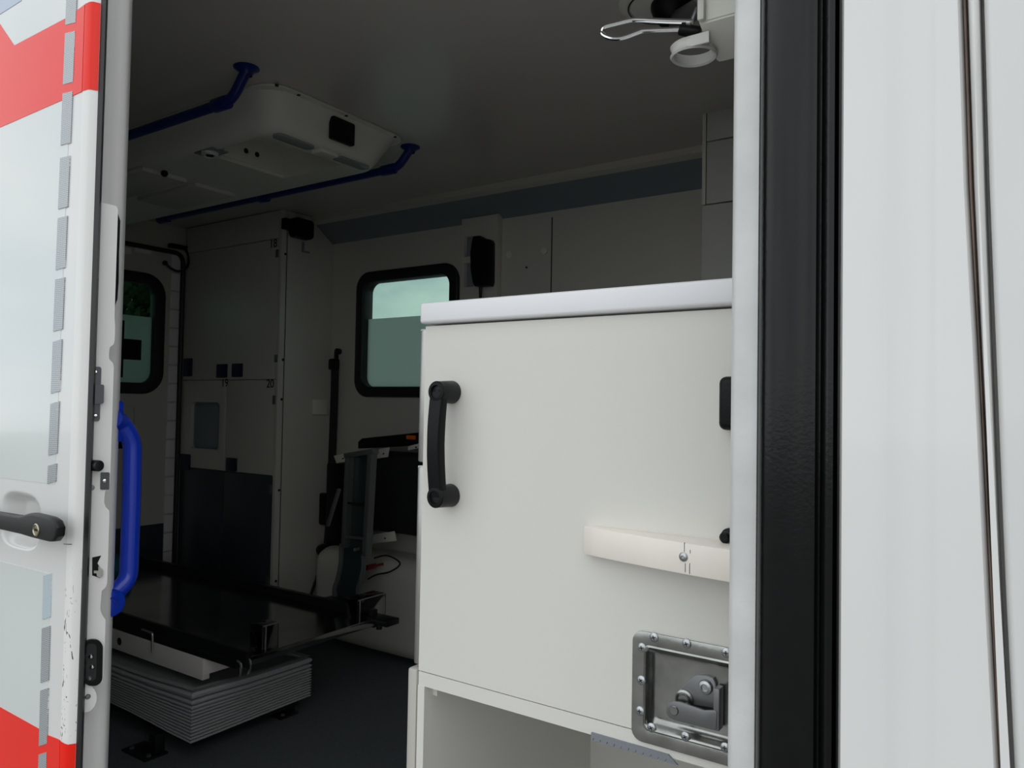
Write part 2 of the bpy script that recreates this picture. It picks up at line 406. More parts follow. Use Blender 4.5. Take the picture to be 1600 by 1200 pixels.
MB().box(XR-.003, XR+.001, a.y-.148, a.y-.06, bq.z+.0, bq.z+.05).build('recess_opening', 'black_plastic', rd)
# white tape pieces up the edge and along the top
z = P(272, 397, X=XR).z; ty0, ty1 = Y_at(263, XR+.002, 600), Y_at(277, XR+.002, 600)
while z > ZF+.12:
    MB().box(XR-.004, XR+.002, ty0, ty1, z-.083, z-.004, bev=.0008, seg=1).build('reflective_tape', 'tape_white', rd); z -= .087
for (x0, x1) in ((179, 205), (210, 236)):
    p0, p1 = P(x0, 385, X=XR), P(x1, 398, X=XR)
    MB().box(XR-.004, XR+.002, p0.y, p1.y, p1.z, p1.z+.028, bev=.0008, seg=1).build('reflective_tape', 'tape_white', rd)
# cable loop at the top hinge of the rear door
cb = MB().tube(smooth_path([P(259, 412, X=XR+.02), P(268, 420, X=XR+.03), P(280, 424, X=XR+.05), P(292, 417, X=XR+.05), P(295, 402, X=XR+.04), P(290, 390, X=XR+.02)], 5), .006, seg=8)
cb.sphere(P(258, 411, X=XR+.015), .012)
tag(cb.build('door_cable', 'black_rubber'), 'black cable looping from rear door to its frame', 'cable')
q0, q1 = P(265, 383, X=XR+.02), P(296, 392, X=XR+.02)
tag(MB().box(XR, XR+.03, q0.y, q1.y-.01, q1.z, q0.z+.01, bev=.004).build('door_closer', 'black_metal'), 'dark bracket above the rear door cable', 'bracket')

# near side wall: behind the sliding door, above the opening and the pillar in front
tag(MB().box(XR-.05, -1.43, YB+.035, YB+.09, ZF-.4, ZT+.06).build('wall_right', 'white_paint'), 'white side wall behind the open sliding door', kind='structure')
tag(MB().box(-1.29, XFR+.05, YB+.02, YB+.09, .74, ZT+.06).build('trim_4', 'white_paint'), 'white header above the side opening', kind='structure')
tag(MB().box(-1.29, XFR+.05, YB+.0, YB+.09, ZF-.50, ZF-.06).build('trim_5', 'white_paint'), 'white sill below the side opening', kind='structure')
# pillar right of the opening
Z0, Z1 = -1.45, .95
prof = [(X_at(1313, .672), .705), (X_at(1313, .668), .668), (X_at(1316, .6615), .6615), (X_at(1350, .662), .662), (X_at(1378, .6625), .6625), (X_at(1389, .661), .661), (X_at(1396, .6585), .6585),
        (X_at(1425, .657), .657), (X_at(1452, .6555), .6555), (X_at(1458, .657), .657), (X_at(1470, .657), .657)]
def gapx(tab, Y):
    """x of a curved shut line as a function of height"""
    pts = [P(px, py, Y=Y) for px, py in tab]
    def f(z):
        pts_ = sorted(((p.z, p.x) for p in pts))
        if z <= pts_[0][0]: (z0, x0), (z1, x1) = pts_[0], pts_[1]
        elif z >= pts_[-1][0]: (z0, x0), (z1, x1) = pts_[-2], pts_[-1]
        else:
            for (z0, x0), (z1, x1) in zip(pts_, pts_[1:]):
                if z0 <= z <= z1: break
        return x0 + (x1-x0)*(z-z0)/(z1-z0)
    return f
g0 = gapx([(1503, 0), (1513, 300), (1530, 600), (1544, 900), (1560, 1200)], .655)
g1 = gapx([(1510, 0), (1520, 300), (1535, 600), (1551, 900), (1568, 1200)], .655)
g2 = gapx([(1530, 0), (1538, 300), (1549, 600), (1561, 900), (1574, 1200)], .655)
g3 = gapx([(1536, 0), (1545, 300), (1557, 600), (1569, 900), (1584, 1200)], .655)
pil = thing('wall_right.001', 'white painted body pillar beside the side opening', None, (.1, YB, ZF), kind='structure')
b = MB(); pr2 = prof + [(-1, .6565), (-2, .6560), (-3, .660), (-3, .68)]
L = len(prof)
def fx(k, x, z):
    if k < L: return x
    k -= L
    a, c = prof[-1][0], g0(z)
    return (a + (c-a)*.6, c-.003, c, c)[k]
b.sweep_z(pr2, Z0, Z1, 40, fx=fx); b.build('body_skin', 'white_paint', pil, angle=50)
b = MB(); b.sweep_z([(0, .664), (1, .657), (2, .657), (3, .664)], Z0, Z1, 40, fx=lambda k, x, z: (g0(z), g0(z)+.0008, g1(z)-.0008, g1(z))[k]); b.build('sealant_line', 'brown_sealant', pil)
b = MB(); b.sweep_z([(0, .668), (1, .658), (2, .6545), (3, .6545), (4, .659), (5, .70)], Z0, Z1, 40, fx=lambda k, x, z: (g1(z), g1(z)+.001, g1(z)+.004, g2(z)-.004, g2(z)-.0005, g2(z))[k]); b.build('door_lip', 'white_paint', pil, angle=60)
MB().box(-.05, XFR, .700, .75, Z0, ZT).build('inner_skin', 'white_paint_matt', pil)
fd = MB(); fd.sweep_z([(0, .70), (1, .660), (2, .654), (3, .648), (4, .64), (5, .70)], Z0, Z1, 40, fx=lambda k, x, z: (g3(z), g3(z)+.0005, g3(z)+.005, g3(z)+.25, 1.2, 1.2)[k])
tag(fd.build('door_3', 'white_paint', angle=60), 'white cab door beyond the dark shut line', kind='structure')
# black rubber weatherstrip
sp = [(1184, .695), (1187, .681), (1196, .674), (1215, .669), (1240, .667), (1262, .668), (1274, .671), (1279, .679), (1282, .679), (1286, .671), (1294, .6685), (1302, .670), (1306, .677), (1309, .672), (1312, .672), (1313, .70)]
m = mat('seal_rubber', (.0045, .005, .0055), .2, spec=.28, bump=.08, bscale=260, var=.3, vscale=60)
tag(MB().sweep_z([(X_at(px, Y), Y) for px, Y in sp], Z0, Z1, 1).build('rubber_weatherstrip', m, angle=50), 'broad ribbed black rubber strip down the edge of the side opening', 'seal')
fl = [(1186, .715), (1186, .694), (1183, .691), (1150, .691), (1144, .694), (1142.5, .700), (1142.5, .74), (1186, .74)]
tag(MB().sweep_z([(X_at(px, Y), Y) for px, Y in fl], Z0, Z1, 1, closed=True).build('trim_6', mat('flange_paint', (.66, .66, .65), .4, var=.12, vscale=25, bump=.2, bscale=80), angle=50), 'white painted flange edging the side opening', kind='structure')

# ================================================================ SLIDING DOOR
sd = thing('door_1', 'open white sliding door with red stripes, reflective dashes and black handle', None, (-1.7, YD, ZF-.2), kind='structure')
DZ0, DZ1 = -1.28, .92
XE = X_at(113, YD)
sc0, sc1 = P(12, 765, Y=YD), P(62, 866, Y=YD)
scx, scz = (sc0.x+sc1.x)/2 - .012, (sc0.z+sc1.z)/2; shx, shz = (sc1.x-sc0.x)/2 + .012, (sc0.z-sc1.z)/2
def depth(x, z):
    if x > XE-.001: return 0
    dx, dz = abs(x-scx)/shx, abs(z-scz)/shz
    d = (dx**3.2 + dz**3.2)**(1/3.2)
    if d >= 1: return 0
    s = min(1, (1-d)/.42); s = s*s*(3-2*s)
    return .026*s
xs = sorted(set([-2.35, -2.0, -1.75, -1.6] + [scx-shx*1.1 + i*shx*2.2/44 for i in range(45)] + [XE-.04, XE-.02, XE]))
zs = sorted(set([DZ0, -1.0, -.7, -.4, 0, .3, .6, DZ1] + [scz-shz*1.1 + i*shz*2.2/44 for i in range(45)]))
xs = [x for x in xs if x <= XE]
bm = bmesh.new(); G = [[bm.verts.new((x, YD+depth(x, z), z)) for x in xs] for z in zs]
for A, B in zip(G, G[1:]):
    for k in range(len(xs)-1): bm.faces.new((A[k], A[k+1], B[k+1], B[k]))
b = MB(); b.bm.free(); b.bm = bm; b.build('outer_skin', 'white_paint', sd)
MB().box(-2.35, XE-.01, YD+.032, YD+.05, DZ0, DZ1).build('inner_skin', 'white_paint_matt', sd)
# rolled leading edge
edge = [(XE, YD), (X_at(121, YD+.0010), YD+.0010), (X_at(126, YD+.0035), YD+.0035), (X_at(138, YD+.0125), YD+.0125), (X_at(137, YD+.02), YD+.02)]
MB().sweep_z(edge, DZ0, DZ1, 60).build('leading_edge', 'worn_paint', sd, angle=60)
# rubber lip behind the edge
MB().sweep_z([(X_at(px, YD+dy), YD+dy) for px, dy in ((136, .0130), (140.5, .0118), (146, .014), (149, .020), (147, .027), (140, .027))], DZ0, DZ1, 1, closed=True).build('rubber_lip', 'black_rubber', sd)
# end frame: stepped blocks with waists between them
# one silhouette curve: (height in px at column ~175, width px) -> width factor
E0, E1 = Vector((X_at(147, .6035), .6035, 0)), Vector((X_at(177, .6285), .6285, 0)); ED = E1-E0
N = Vector((ED.y, -ED.x, 0)).normalized()
cols = [(312, .0, ), (314, .85), (320, .95), (495, .95), (505, 1.0), (530, 1.0), (536, .93), (541, .75), (550, .72), (560, .74), (566, .95), (572, 1.0),
        (758, 1.0), (764, .95), (770, .75), (786, .72), (795, .82), (800, 1.0), (806, 1.02), (862, 1.02), (866, 1.02), (915, 1.02), (921, .95), (926, .75), (955, .70), (966, .85), (972, 1.0), (1062, 1.0), (1070, .9), (1075, .0)]
b = MB(); bm = b.bm; rows = []
for py, w_ in cols:
    z = P(160, py, X=-1.165).z; w3 = w_ if w_ > .97 else (w_ if w_ < .9 else .95); x1, y1 = E0.x+ED.x*w3, E0.y+ED.y*w3
    rows.append([bm.verts.new(c_) for c_ in ((E0.x+.004, .600, z), (E0.x, E0.y, z), (x1-ED.x*.08, y1-ED.y*.08, z), (x1, y1, z), (x1-.003, y1+.001, z), (x1-.04, y1+.004, z))])
for A, B in zip(rows, rows[1:]):
    for k in range(5): bm.faces.new((A[k], A[k+1], B[k+1], B[k]))
b.build('end_frame', 'white_paint_matt', sd, angle=50)
# rounded inner post behind the end frame
MB().sweep_z([(X_at(px, Y), Y) for px, Y in ((140, .609), (160, .632), (172, .644), (180, .652), (185, .660), (188, .672), (188, .69), (187, .742))] + [(-1.50, .745)], DZ0, DZ1, 1).build('inner_post', 'white_paint_matt', sd, angle=60)
# on the end face: striker plate, buffer, small plates, latch opening, guide block
def on_end(px, py, off=0.):
    """point on the slanted end face"""
    d = Fw + Rr*((px-800)/FL) - Ur*((py-600)/FL)
    t_ = N.dot(E0)/N.dot(d); return d*t_ + N*off
def end_plate(pts, name, m, t0=0., t1=.003, bev=.0008, parent=sd):
    b = MB(); bm = b.bm; lo = [on_end(x, y, t0) for x, y in pts]; hi = [on_end(x, y, t0)+N*(t1-t0) for x, y in pts]
    q = bmesh.new(); A = [q.verts.new(v) for v in lo]; B = [q.verts.new(v) for v in hi]
    q.faces.new(A[::-1]); q.faces.new(B)
    for i in range(len(A)): j = (i+1) % len(A); q.faces.new((A[i], A[j], B[j], B[i]))
    bmesh.ops.recalc_face_normals(q, faces=q.faces)
    b.merge(q); return b.build(name, m, parent)
def oval(cx, cy, rx, ry, n=20): return [(cx+rx*math.cos(2*math.pi*i/n), cy+ry*math.sin(2*math.pi*i/n)) for i in range(n)]
def rpoly(x0, y0, x1, y1, r, skew=0, n=4):
    return [(a + skew*(c-y0), c) for a, c in rrect(x0, x1, y0, y1, r, n)]
pl = end_plate(rpoly(146, 573, 158, 658, 4, -.03), 'striker_plate', mat('dark_zinc', (.085, .088, .095), .35, .6), 0, .0025)
end_plate(rpoly(145, 601, 161, 631, 3, -.03), 'striker_loop', 'dark_zinc', .0025, .010, parent=pl)
for py in (581, 649):
    MB().lathe(on_end(148.5, py, .002), N, [(.0035, 0), (.0033, .0015), (.002, .003), (0, .0032)], 12).build('bolt', 'chrome', pl)
c0 = on_end(141, 727, 0); cx = MB().cyl(c0, c0+Vector((.02, .004, 0)), .0085, bev=.002); cx.build('buffer', 'black_rubber', sd)
p2 = end_plate(rpoly(157, 738, 171, 765, 2, -.03), 'catch_plate', 'dark_zinc', 0, .002)
MB().lathe(on_end(163, 751, .0015), N, [(.003, 0), (.0026, .0015), (0, .002)], 12).build('bolt', 'chrome', p2)
MB().lathe(on_end(143, 762, .0), N, [(.0045, 0), (.004, .0015), (0, .002)], 12).build('rivet', 'grey_metal', sd)
lo_ = end_plate([(144, 871), (158, 868), (152, 880), (157, 888), (160, 899), (156, 903), (144, 899)], 'latch_opening', 'black_plastic', 0, .0008)
end_plate([(146, 891), (153, 891), (153, 884), (160, 890), (160, 897), (156, 902), (151, 900), (150, 895), (146, 895)], 'latch_hook', 'alu', .0008, .004, parent=lo_)
gb = end_plate(rpoly(130, 998, 160, 1070, 13, -.02, 6), 'guide_block', 'black_plastic', 0, .006)
end_plate(rpoly(134, 1004, 150, 1062, 7, -.02, 6), 'guide_recess', 'black_rubber', .006, .0065, parent=gb)
for (x, y) in ((141, 1024), (143, 1040), (139, 1058)):
    MB().lathe(on_end(x, y, .006), N, [(.004, 0), (.0036, .002), (.0015, .004), (0, .004)], 10).build('bolt', 'chrome' if y < 1050 else 'grey_metal', gb)
cpl = end_plate(oval(131, 1090, 20, 23), 'cover_disc', 'white_paint_matt', -.004, .0015)
MB().lathe(on_end(137, 1088, .002), N, [(.004, 0), (.003, .0015), (0, .002)], 10).build('bolt', 'grey_metal', cpl)
# black wedge seal between frame and post
wz = [(325, 178, 180), (333, 177, 184), (345, 176.5, 188), (400, 174.5, 186), (440, 172.5, 185.5), (468, 171, 183.5), (474, 172, 181), (485, 176, 177.5)]
b = MB(); bm = b.bm; rows = []
for py, xa, xb in wz:
    A, B = P(xa, py, Y=.638), P(xb, py, Y=.638); rows.append([bm.verts.new(A), bm.verts.new(B), bm.verts.new(B+Vector((-.02, .006, 0))), bm.verts.new(A+Vector((-.02, .006, 0)))])
for A, B in zip(rows, rows[1:]):
    for k in range(4): bm.faces.new((A[k], A[(k+1) % 4], B[(k+1) % 4], B[k]))
bm.faces.new(rows[0][::-1]); bm.faces.new(rows[-1]); bmesh.ops.recalc_face_normals(bm, faces=bm.faces)
b.build('wedge_seal', 'black_rubber', sd)
# blue grab handle
XH = -1.235
pts = [P(178, 655, X=XH+.01), P(190, 660, X=XH), P(207, 688, X=XH), P(205.5, 780, X=XH), P(201, 905, X=XH), P(176, 930, X=XH), P(168, 944, X=XH+.01)]
gh = MB().tube(bend_path(pts, .028, 7), .0145, seg=16).build('grab_handle', 'blue_coating', sd, label='blue tubular grab handle')
a0, a1 = P(172, 626, X=XH), P(190, 690, X=XH)
MB().box(XH-.03, XH+.006, a0.y, a1.y, a1.z, a0.z, bev=.004).build('handle_mount', 'blue_coating', gh)
a0 = P(168, 943, X=XH+.01); MB().cyl(a0-Vector((.022, -.004, 0)), a0+Vector((.008, .004, 0)), .022, bev=.004).build('handle_mount', 'blue_coating', gh)
# films and a pale blue patch on the skin: each a thin sheet standing proud of it
def sheet(pts, name, m, y=YD, t=.0006, label=None):
    q = [P(px, py, Y=y-t) for px, py in pts]
    return MB().prism([(v.x, v.z) for v in q], 'Y', y-t, y).build(name, m, sd, label=label)
def edge_sheet(prof_z, name, m):
    """a film that wraps the rolled edge between two heights given per profile point"""
    b = MB(); bm = b.bm; rows = []
    for (x, y), (za, zb) in zip([(e_[0]+.0004, e_[1]-.0006) for e_ in edge[:4]], prof_z): rows.append((bm.verts.new((x, y, za)), bm.verts.new((x, y, zb))))
    for A, B in zip(rows, rows[1:]): bm.faces.new((A[0], B[0], B[1], A[1]))
    return b.build(name, m, sd, angle=60)
ft = .0005
# upper white film, lower white film
sheet([(-200, -60), (121, -60), (112, 90), (99, 410), (85.5, 757), (-200, 722)], 'foil', 'film_white', t=ft)
sheet([(-200, 826), (79, 897), (72.5, 1150), (-200, 1010)], 'foil', 'film_white', t=ft)
# red band with its notch, and the red lower band
top_l = P(129, 7, Y=YD); bot_l = P(127, 143, Y=YD)
sheet([(-200, 282), (0, 199), (127.5, 143), (132, 7), (105, 27), (22, 71), (0, 38), (-200, -280)], 'red_stripe', 'film_red', t=.0011)
za, zb = P(127.5, 143, Y=YD).z, P(132, 7, Y=YD).z
edge_sheet([(za, zb)]*4, 'red_stripe', 'film_red')
sheet([(-200, 985), (0, 1105), (61, 1139), (72, 1148), (90, 1155), (93, 1157), (89, 1400), (-200, 1400)], 'red_stripe', 'film_red', t=.0011)
za = P(93, 1157, Y=YD).z
edge_sheet([(DZ0, za), (DZ0, za-.001), (DZ0, za-.002), (DZ0, za-.002)], 'red_stripe', 'film_red')
sheet([(-60, -60), (45, -60), (33, 1), (0, 22), (-60, 55)], 'pale_blue_patch', 'patch_pale_blue', t=.0012)  # flat pale blue polygon above the notch of the red band
for (ya, yb, m_) in ((-30, 38, 'g'), (49, 131, 'g'), (143, 226, 'g'), (244, 326, 'g'), (338, 421, 'g'), (434, 517, 'g'), (531, 614, 'g'), (628, 711, 'g'), (725, 755, 'g'), (897, 967, 'p'), (979, 1066, 'g'), (1076, 1165, 'g'), (1176, 1260, 'g')):
    def xc(y): return (110.5 - .0413*(y-20)) if y < 800 else (72.8 - .0262*(y-930))
    wd = 8.0 - .0018*ya if ya < 800 else 6.3
    o = sheet([(xc(ya)-wd, ya+3), (xc(ya)+wd, ya-1), (xc(yb)+wd, yb-3), (xc(yb)-wd, yb+1)], 'reflective_dash', 'tape_pale' if m_ == 'p' else 'tape_grey', t=.0016)
sheet([(99, 849.5), (112, 850), (112, 851), (99, 850.5)], 'panel_seam', 'joint_dark', t=.0003)
# outer door handle
YH = YD-.034
hp = [P(px-10, py-1, Y=YH) for px, py in ((-80, 790), (0, 801), (30, 806), (40, 807), (54, 803), (60, 803), (86, 809.5), (94, 815), (98.5, 826), (97, 840), (92, 847.5), (84, 848), (56, 841), (40, 836), (0, 827), (-80, 812))]
dh = MB().prism([(v.x, v.z) for v in hp], 'Y', YH, YH+.014, bev=.004, seg=3).build('door_handle', 'charcoal_plastic', sd, label='dark grey pull handle')
a0, a1 = P(62, 806, Y=YD), P(88, 843, Y=YD)
MB().box(a0.x, a1.x, YH+.012, YD+.002, a1.z+.003, a0.z-.004, bev=.004).build('handle_base', 'charcoal_plastic', dh)
lc = P(57, 828, Y=YH); MB().lathe((lc.x, YH+.001, lc.z), (0, -1, 0), [(.0095, 0), (.0095, .002), (.008, .003), (.0072, .0015), (0, .0015)], 20).build('lock_cylinder', mat('brass_grey', (.42, .40, .28), .3, .9), dh)
MB().box(lc.x-.0045, lc.x+.0045, YH-.0012, YH, lc.z-.0018, lc.z+.0018).build('key_slot', 'black_plastic', dh)

# ================================================================ CABINET IN THE OPENING
XL = X_at(660, YC, 760)            # rear end of the carcass
XCR = -.06
ZP = -.396; ZR = -.417; ZTOP = .1195
cab = thing('medical_cabinet', 'tall cream laminate cabinet with black bridge handle just inside the side opening', 'cabinet', ((XL+XCR)/2, 1.15, ZF))
lx0, lx1, lz0, lz1 = -.4137, -.255, -.4065, -.2725      # latch plate
hole = rrect(lx0+.019, lx1-.019, lz0+.019, lz1-.019, .008)
MB().prism(rect(XL, XCR, ZP+.0008, ZTOP-.001), 'Y', YC, YC+.018, holes=[[(a_, max(c_, ZP+.003)) for a_, c_ in hole]]).build('side_panel', 'cabinet_laminate', cab)
MB().box(XL, XCR, YC+.0005, YC+.018, ZR, ZP-.0006).build('shelf_rim', 'cabinet_laminate', cab)
MB().box(XL, XCR, YC+.018, 1.40, ZR, ZR+.016).build('shelf', 'cabinet_laminate', cab)
MB().box(XL, XL+.016, YC+.018, 1.40, ZR, ZTOP).build('end_panel', 'cabinet_laminate', cab)
MB().box(XCR-.016, XCR, YC+.018, 1.40, ZF, ZTOP).build('end_panel', 'cabinet_laminate', cab)
MB().box(XL, XCR, 1.40, 1.416, ZF, ZTOP).build('back_panel', 'cabinet_laminate', cab)
MB().box(XL-.001, XL+.012, YC, 1.40, ZF, ZR).build('end_panel', 'cabinet_laminate', cab)
xw = X_at(655, YC-.010, 490); zw1 = P(657, 471, Y=YC-.01).z; zw0 = P(657, 508, Y=YC-.01).z
MB().box(xw, XCR, YC-.010, 1.43, zw0+.002, .1535, bev=.005, seg=3).build('worktop', 'worktop_plastic', cab)
# drawer fronts on the rear end, seen edge-on
for (ya, yb, xa, xb) in ((515, 722, 654.5, 664.5), (728, 1038, 650, 660)):
    pa, pb = P(xa, ya, Y=YC+.004), P(xa, yb, Y=YC+.004)
    fr_ = MB().box(XL-.0145, XL-.0015, YC+.004, 1.40, pb.z, pa.z, bev=.003).build('drawer_front', 'alu', cab, label='grey-edged drawer front')
    MB().box(XL-.0152, XL-.003, YC+.006, YC+.3, pa.z-.004, pa.z+.0005, bev=.001).build('edge_cap', 'worktop_plastic', fr_)
MB().box(XL-.021, XL-.003, YC-.001, 1.40, ZF, ZP+.001, bev=.004).build('drawer_front', mat('greige', (.50, .48, .44), .45), cab)
MB().box(XL-.003, XL+.0005, YC+.001, YC+.02, ZF, ZR-.001).build('edge_strip', mat('dark_greige', (.20, .19, .16), .5), cab)
pa = P(690, 1071, Y=YC+.02)
MB().prism([(YC+.020, ZR), (YC+.060, ZR), (YC+.020, ZR-.018)], 'X', XL+.012, XL+.02).build('shelf_bracket', 'cabinet_laminate', cab)
# toothed grey strip under the rim
x0, x1 = X_at(925, YC, 1140), X_at(1050, YC, 1170); n = 11; pts = [(x0, ZR+.004), (x1-.004, ZR+.004), (x1+.008, ZR-.005)]
st = (x1-x0)/n
for i in range(n, 0, -1):
    xr = x0 + i*st
    pts += [(xr, ZR-.0055), (xr-st*.55, ZR-.0055), (xr-st*.62, ZR-.001), (xr-st*.80, ZR-.0055)]
pts += [(x0, ZR-.0055)]
MB().prism(pts, 'Y', YC-.0025, YC+.0004).build('toothed_strip', 'toothed_grey', cab, label='grey toothed edge strip')
# bridge handle
hx = -.7085; hy = .8454; hz1, hz0 = P(683, 612, Y=hy).z, P(681, 777, Y=hy).z
hx1 = P(683, 612, Y=hy).x; hx0 = P(681, 777, Y=hy).x
b = MB(); bm = b.bm; rows = []; ns = 16
for i in range(ns+1):
    s = i/ns; z = hz0 + (hz1-hz0)*s; bow = .0075*math.sin(math.pi*s); wd = .0105 + .0012*abs(2*s-1); xx = hx0+(hx1-hx0)*s
    rows.append([bm.verts.new(v) for v in ((xx-wd, hy-.001-bow, z), (xx+wd-.002, hy-.001-bow, z), (xx+wd, hy+.002-bow, z), (xx+wd, hy+.010-bow*.6, z), (xx-wd, hy+.010-bow*.6, z))])
for A, B in zip(rows, rows[1:]):
    for k in range(5): bm.faces.new((A[k], A[(k+1) % 5], B[(k+1) % 5], B[k]))
bm.faces.new(rows[0][::-1]); bm.faces.new(rows[-1]); bmesh.ops.recalc_face_normals(bm, faces=bm.faces)
hb = b.build('bridge_handle', 'black_plastic', cab, angle=40, label='black bridge handle')
for hx_, hz_ in ((hx1, hz1), (hx0, hz0)): MB().cyl((hx_, YC, hz_), (hx_, hy, hz_), .0170, .0150, 28, bev=.0015).build('standoff', 'charcoal_plastic', hb)
for hx_, hz_ in ((hx1, hz1), (hx0, hz0)):
    MB().lathe((hx_, hy, hz_), (0, -1, 0), [(.0152, -.004), (.0152, .0015), (.0140, .003), (.0095, .0035), (.0085, .001), (.0075, -.003), (0, -.0035)], 28).build('end_ring', 'black_plastic', hb)
    MB().lathe((hx_, hy+.002, hz_), (0, -1, 0), [(.0065, 0), (.0060, .002), (.003, .002), (.0028, -.001), (0, -.001)], 18).build('bolt', 'grey_metal' if hz_ == hz1 else 'black_metal', hb)
# black pad and knob by the pillar
a0, a1 = P(1122, 588, Y=.857), P(1122, 672, Y=.857)
bp = MB().box(a0.x, a0.x+.10, .855, YC-.0005, a1.z, a0.z, bev=.008, seg=4).build('rubber_pad', 'black_plastic', cab)
k0 = P(1133, 840, Y=.862)
MB().lathe((k0.x, YC, k0.z), (0, -1, 0), [(.009, 0), (.009, .006), (.0055, .008), (.0065, .014), (.0065, .019), (.004, .021), (0, .021)], 16).build('knob', 'black_plastic', cab)
# white plastic rubbing block, bowed in plan
xa = X_at(914, .872, 840); pts = [(xa, YC), (xa, .869), (xa+.004, .8645)]
for i in range(1, 15):
    s = i/14; pts.append((xa+.004 + s*.34, .8645 - .048*math.sin(math.pi*.5*s)**.9 * 1.0))
pts += [(xa+.36, .8165), (xa+.36, YC)]
MB().prism(pts, 'Z', -.1865, -.151, bev=.0015).build('rubbing_block', 'pe_block', cab, label='off-white plastic rubbing block')
def yfront(x):
    for (x0_, y0_), (x1_, y1_) in zip(pts[2:-2], pts[3:-1]):
        if x0_ <= x <= x1_: return y0_ + (y1_-y0_)*(x-x0_)/(x1_-x0_)
p = P(1068, 870, Y=.83); p = P(1068, 870, Y=yfront(p.x)); yf = yfront(p.x)
rb_ = COL.objects['rubbing_block']
for (dx, z0_, z1_, w_) in ((.0006, .006, .016, .0005), (.002, -.017, -.007, .0006), (.0075, -.018, -.006, .0006), (.008, .005, .009, .0005)):
    MB().box(p.x+dx, p.x+dx+w_, yfront(p.x+dx)-.0004, yfront(p.x+dx)+.001, p.z+z0_, p.z+z1_).build('pen_mark', 'joint_dark', rb_)
screw((p.x, yf-.0002, p.z), (-.1, -1, 0), .0053, 'zinc_screw', cab, slot=False)
# recessed latch
lt = MB(); outer = rrect(lx0, lx1, lz0, lz1, .014); inn = rrect(lx0+.0165, lx1-.0165, lz0+.0165, lz1-.0165, .007)
lt.prism(outer, 'Y', YC-.0032, YC-.0004, holes=[inn], bev=.0009)
plt_ = lt.build('latch_plate', 'zinc_steel', cab, label='zinc-plated recessed latch')
b = MB(); bm = b.bm; rows = []
for r_, y_, ins in ((.007, YC-.0034, .0155), (.007, YC-.0044, .0175), (.0065, YC-.003, .0195), (.006, YC+.004, .0225), (.005, YC+.0085, .026), (.004, YC+.009, .029)):
    rows.append([bm.verts.new((a_, y_, c_)) for a_, c_ in rrect(lx0+ins, lx1-ins, lz0+ins, lz1-ins, r_)])
for A, B in zip(rows, rows[1:]):
    for k in range(len(A)): j = (k+1) % len(A); bm.faces.new((A[k], A[j], B[j], B[k]))
bm.faces.new(rows[-1]); bmesh.ops.recalc_face_normals(bm, faces=bm.faces)
for f in bm.faces: pass
b.build('latch_dish', 'zinc_steel', plt_, angle=50)
for (px, py) in ((1022, 996), (1003, 1012), (1002, 1063), (1000, 1111), (1018, 1137), (1073, 1006), (1135, 1020), (1071, 1151), (1133, 1168)):
    p = P(px, py, Y=YC-.0035); MB().lathe((p.x, YC-.0030, p.z), (0, -1, 0), [(.0058, 0), (.0056, .001), (.0042, .0021), (.002, .0026), (0, .0026)], 18).build('screw', 'zinc_screw', plt_)
    q = MB(); an = random.random()
    for k in (0, 1):
        dx, dz = math.cos(an+k*math.pi/2)*.0026, math.sin(an+k*math.pi/2)*.0026
        q.cyl((p.x-dx, YC-.0055, p.z-dz), (p.x+dx, YC-.0055, p.z+dz), .0006, seg=6)
    q.build('screw_slot', 'black_metal', plt_)
YL = YC+.004
bk = [P(px, py, Y=YL) for px, py in ((1059, 1080), (1080, 1060), (1088, 1055), (1104, 1056), (1114, 1060), (1118, 1068), (1119, 1081), (1127, 1090), (1127, 1108), (1060, 1098), (1056, 1088))]
MB().prism([(v.x, v.z) for v in bk], 'Y', YL, YC+.009, bev=.0008).build('latch_bracket', 'grey_metal', plt_)
p = P(1070, 1092, Y=YL); MB().lathe((p.x, YL, p.z), (0, -1, 0), [(.0115, 0), (.0112, .003), (.009, .0045), (.0065, .003), (.006, .006), (0, .006)], 24).build('pivot_boss', 'zinc_steel', plt_)
YV = YC-.010
lv = [P(px, py, Y=YV) for px, py in ((1041, 1107), (1044, 1100), (1051, 1096), (1062, 1097), (1100, 1110), (1117, 1110), (1120, 1113), (1119, 1139), (1113, 1141), (1094, 1136), (1055, 1126), (1046, 1122), (1041, 1115))]
MB().prism([(v.x, v.z) for v in lv], 'Y', YV, YV+.0035, bev=.0009).build('latch_lever', 'grey_metal', plt_)
a0, a1 = P(1118, 1086, Y=YV+.003), P(1118, 1141, Y=YV+.003)
MB().box(a0.x-.002, a0.x+.005, YV+.001, YC+.006, a1.z, a0.z+.008, bev=.001).build('lever_side', 'grey_metal', plt_)
p = P(1053, 1110, Y=YV); MB().lathe((p.x, YV+.0002, p.z), (0, -1, 0), [(.0058, 0), (.0055, .001), (.005, .0014), (0, .0014)], 20).build('pivot_pin', 'zinc_steel', plt_)
MB().cyl((p.x+.012, YV+.003, p.z+.004), (p.x+.012, YC+.009, p.z+.004), .005, seg=14).build('spindle', 'grey_metal', plt_)
p = P(1103, 1073, Y=YL); MB().lathe((p.x, YL, p.z), (0, -1, 0), [(.0088, 0), (.0088, .0015), (.0075, .004), (.0045, .005), (.0042, .002), (0, .002)], 24).build('torx_bolt', 'zinc_screw', plt_)

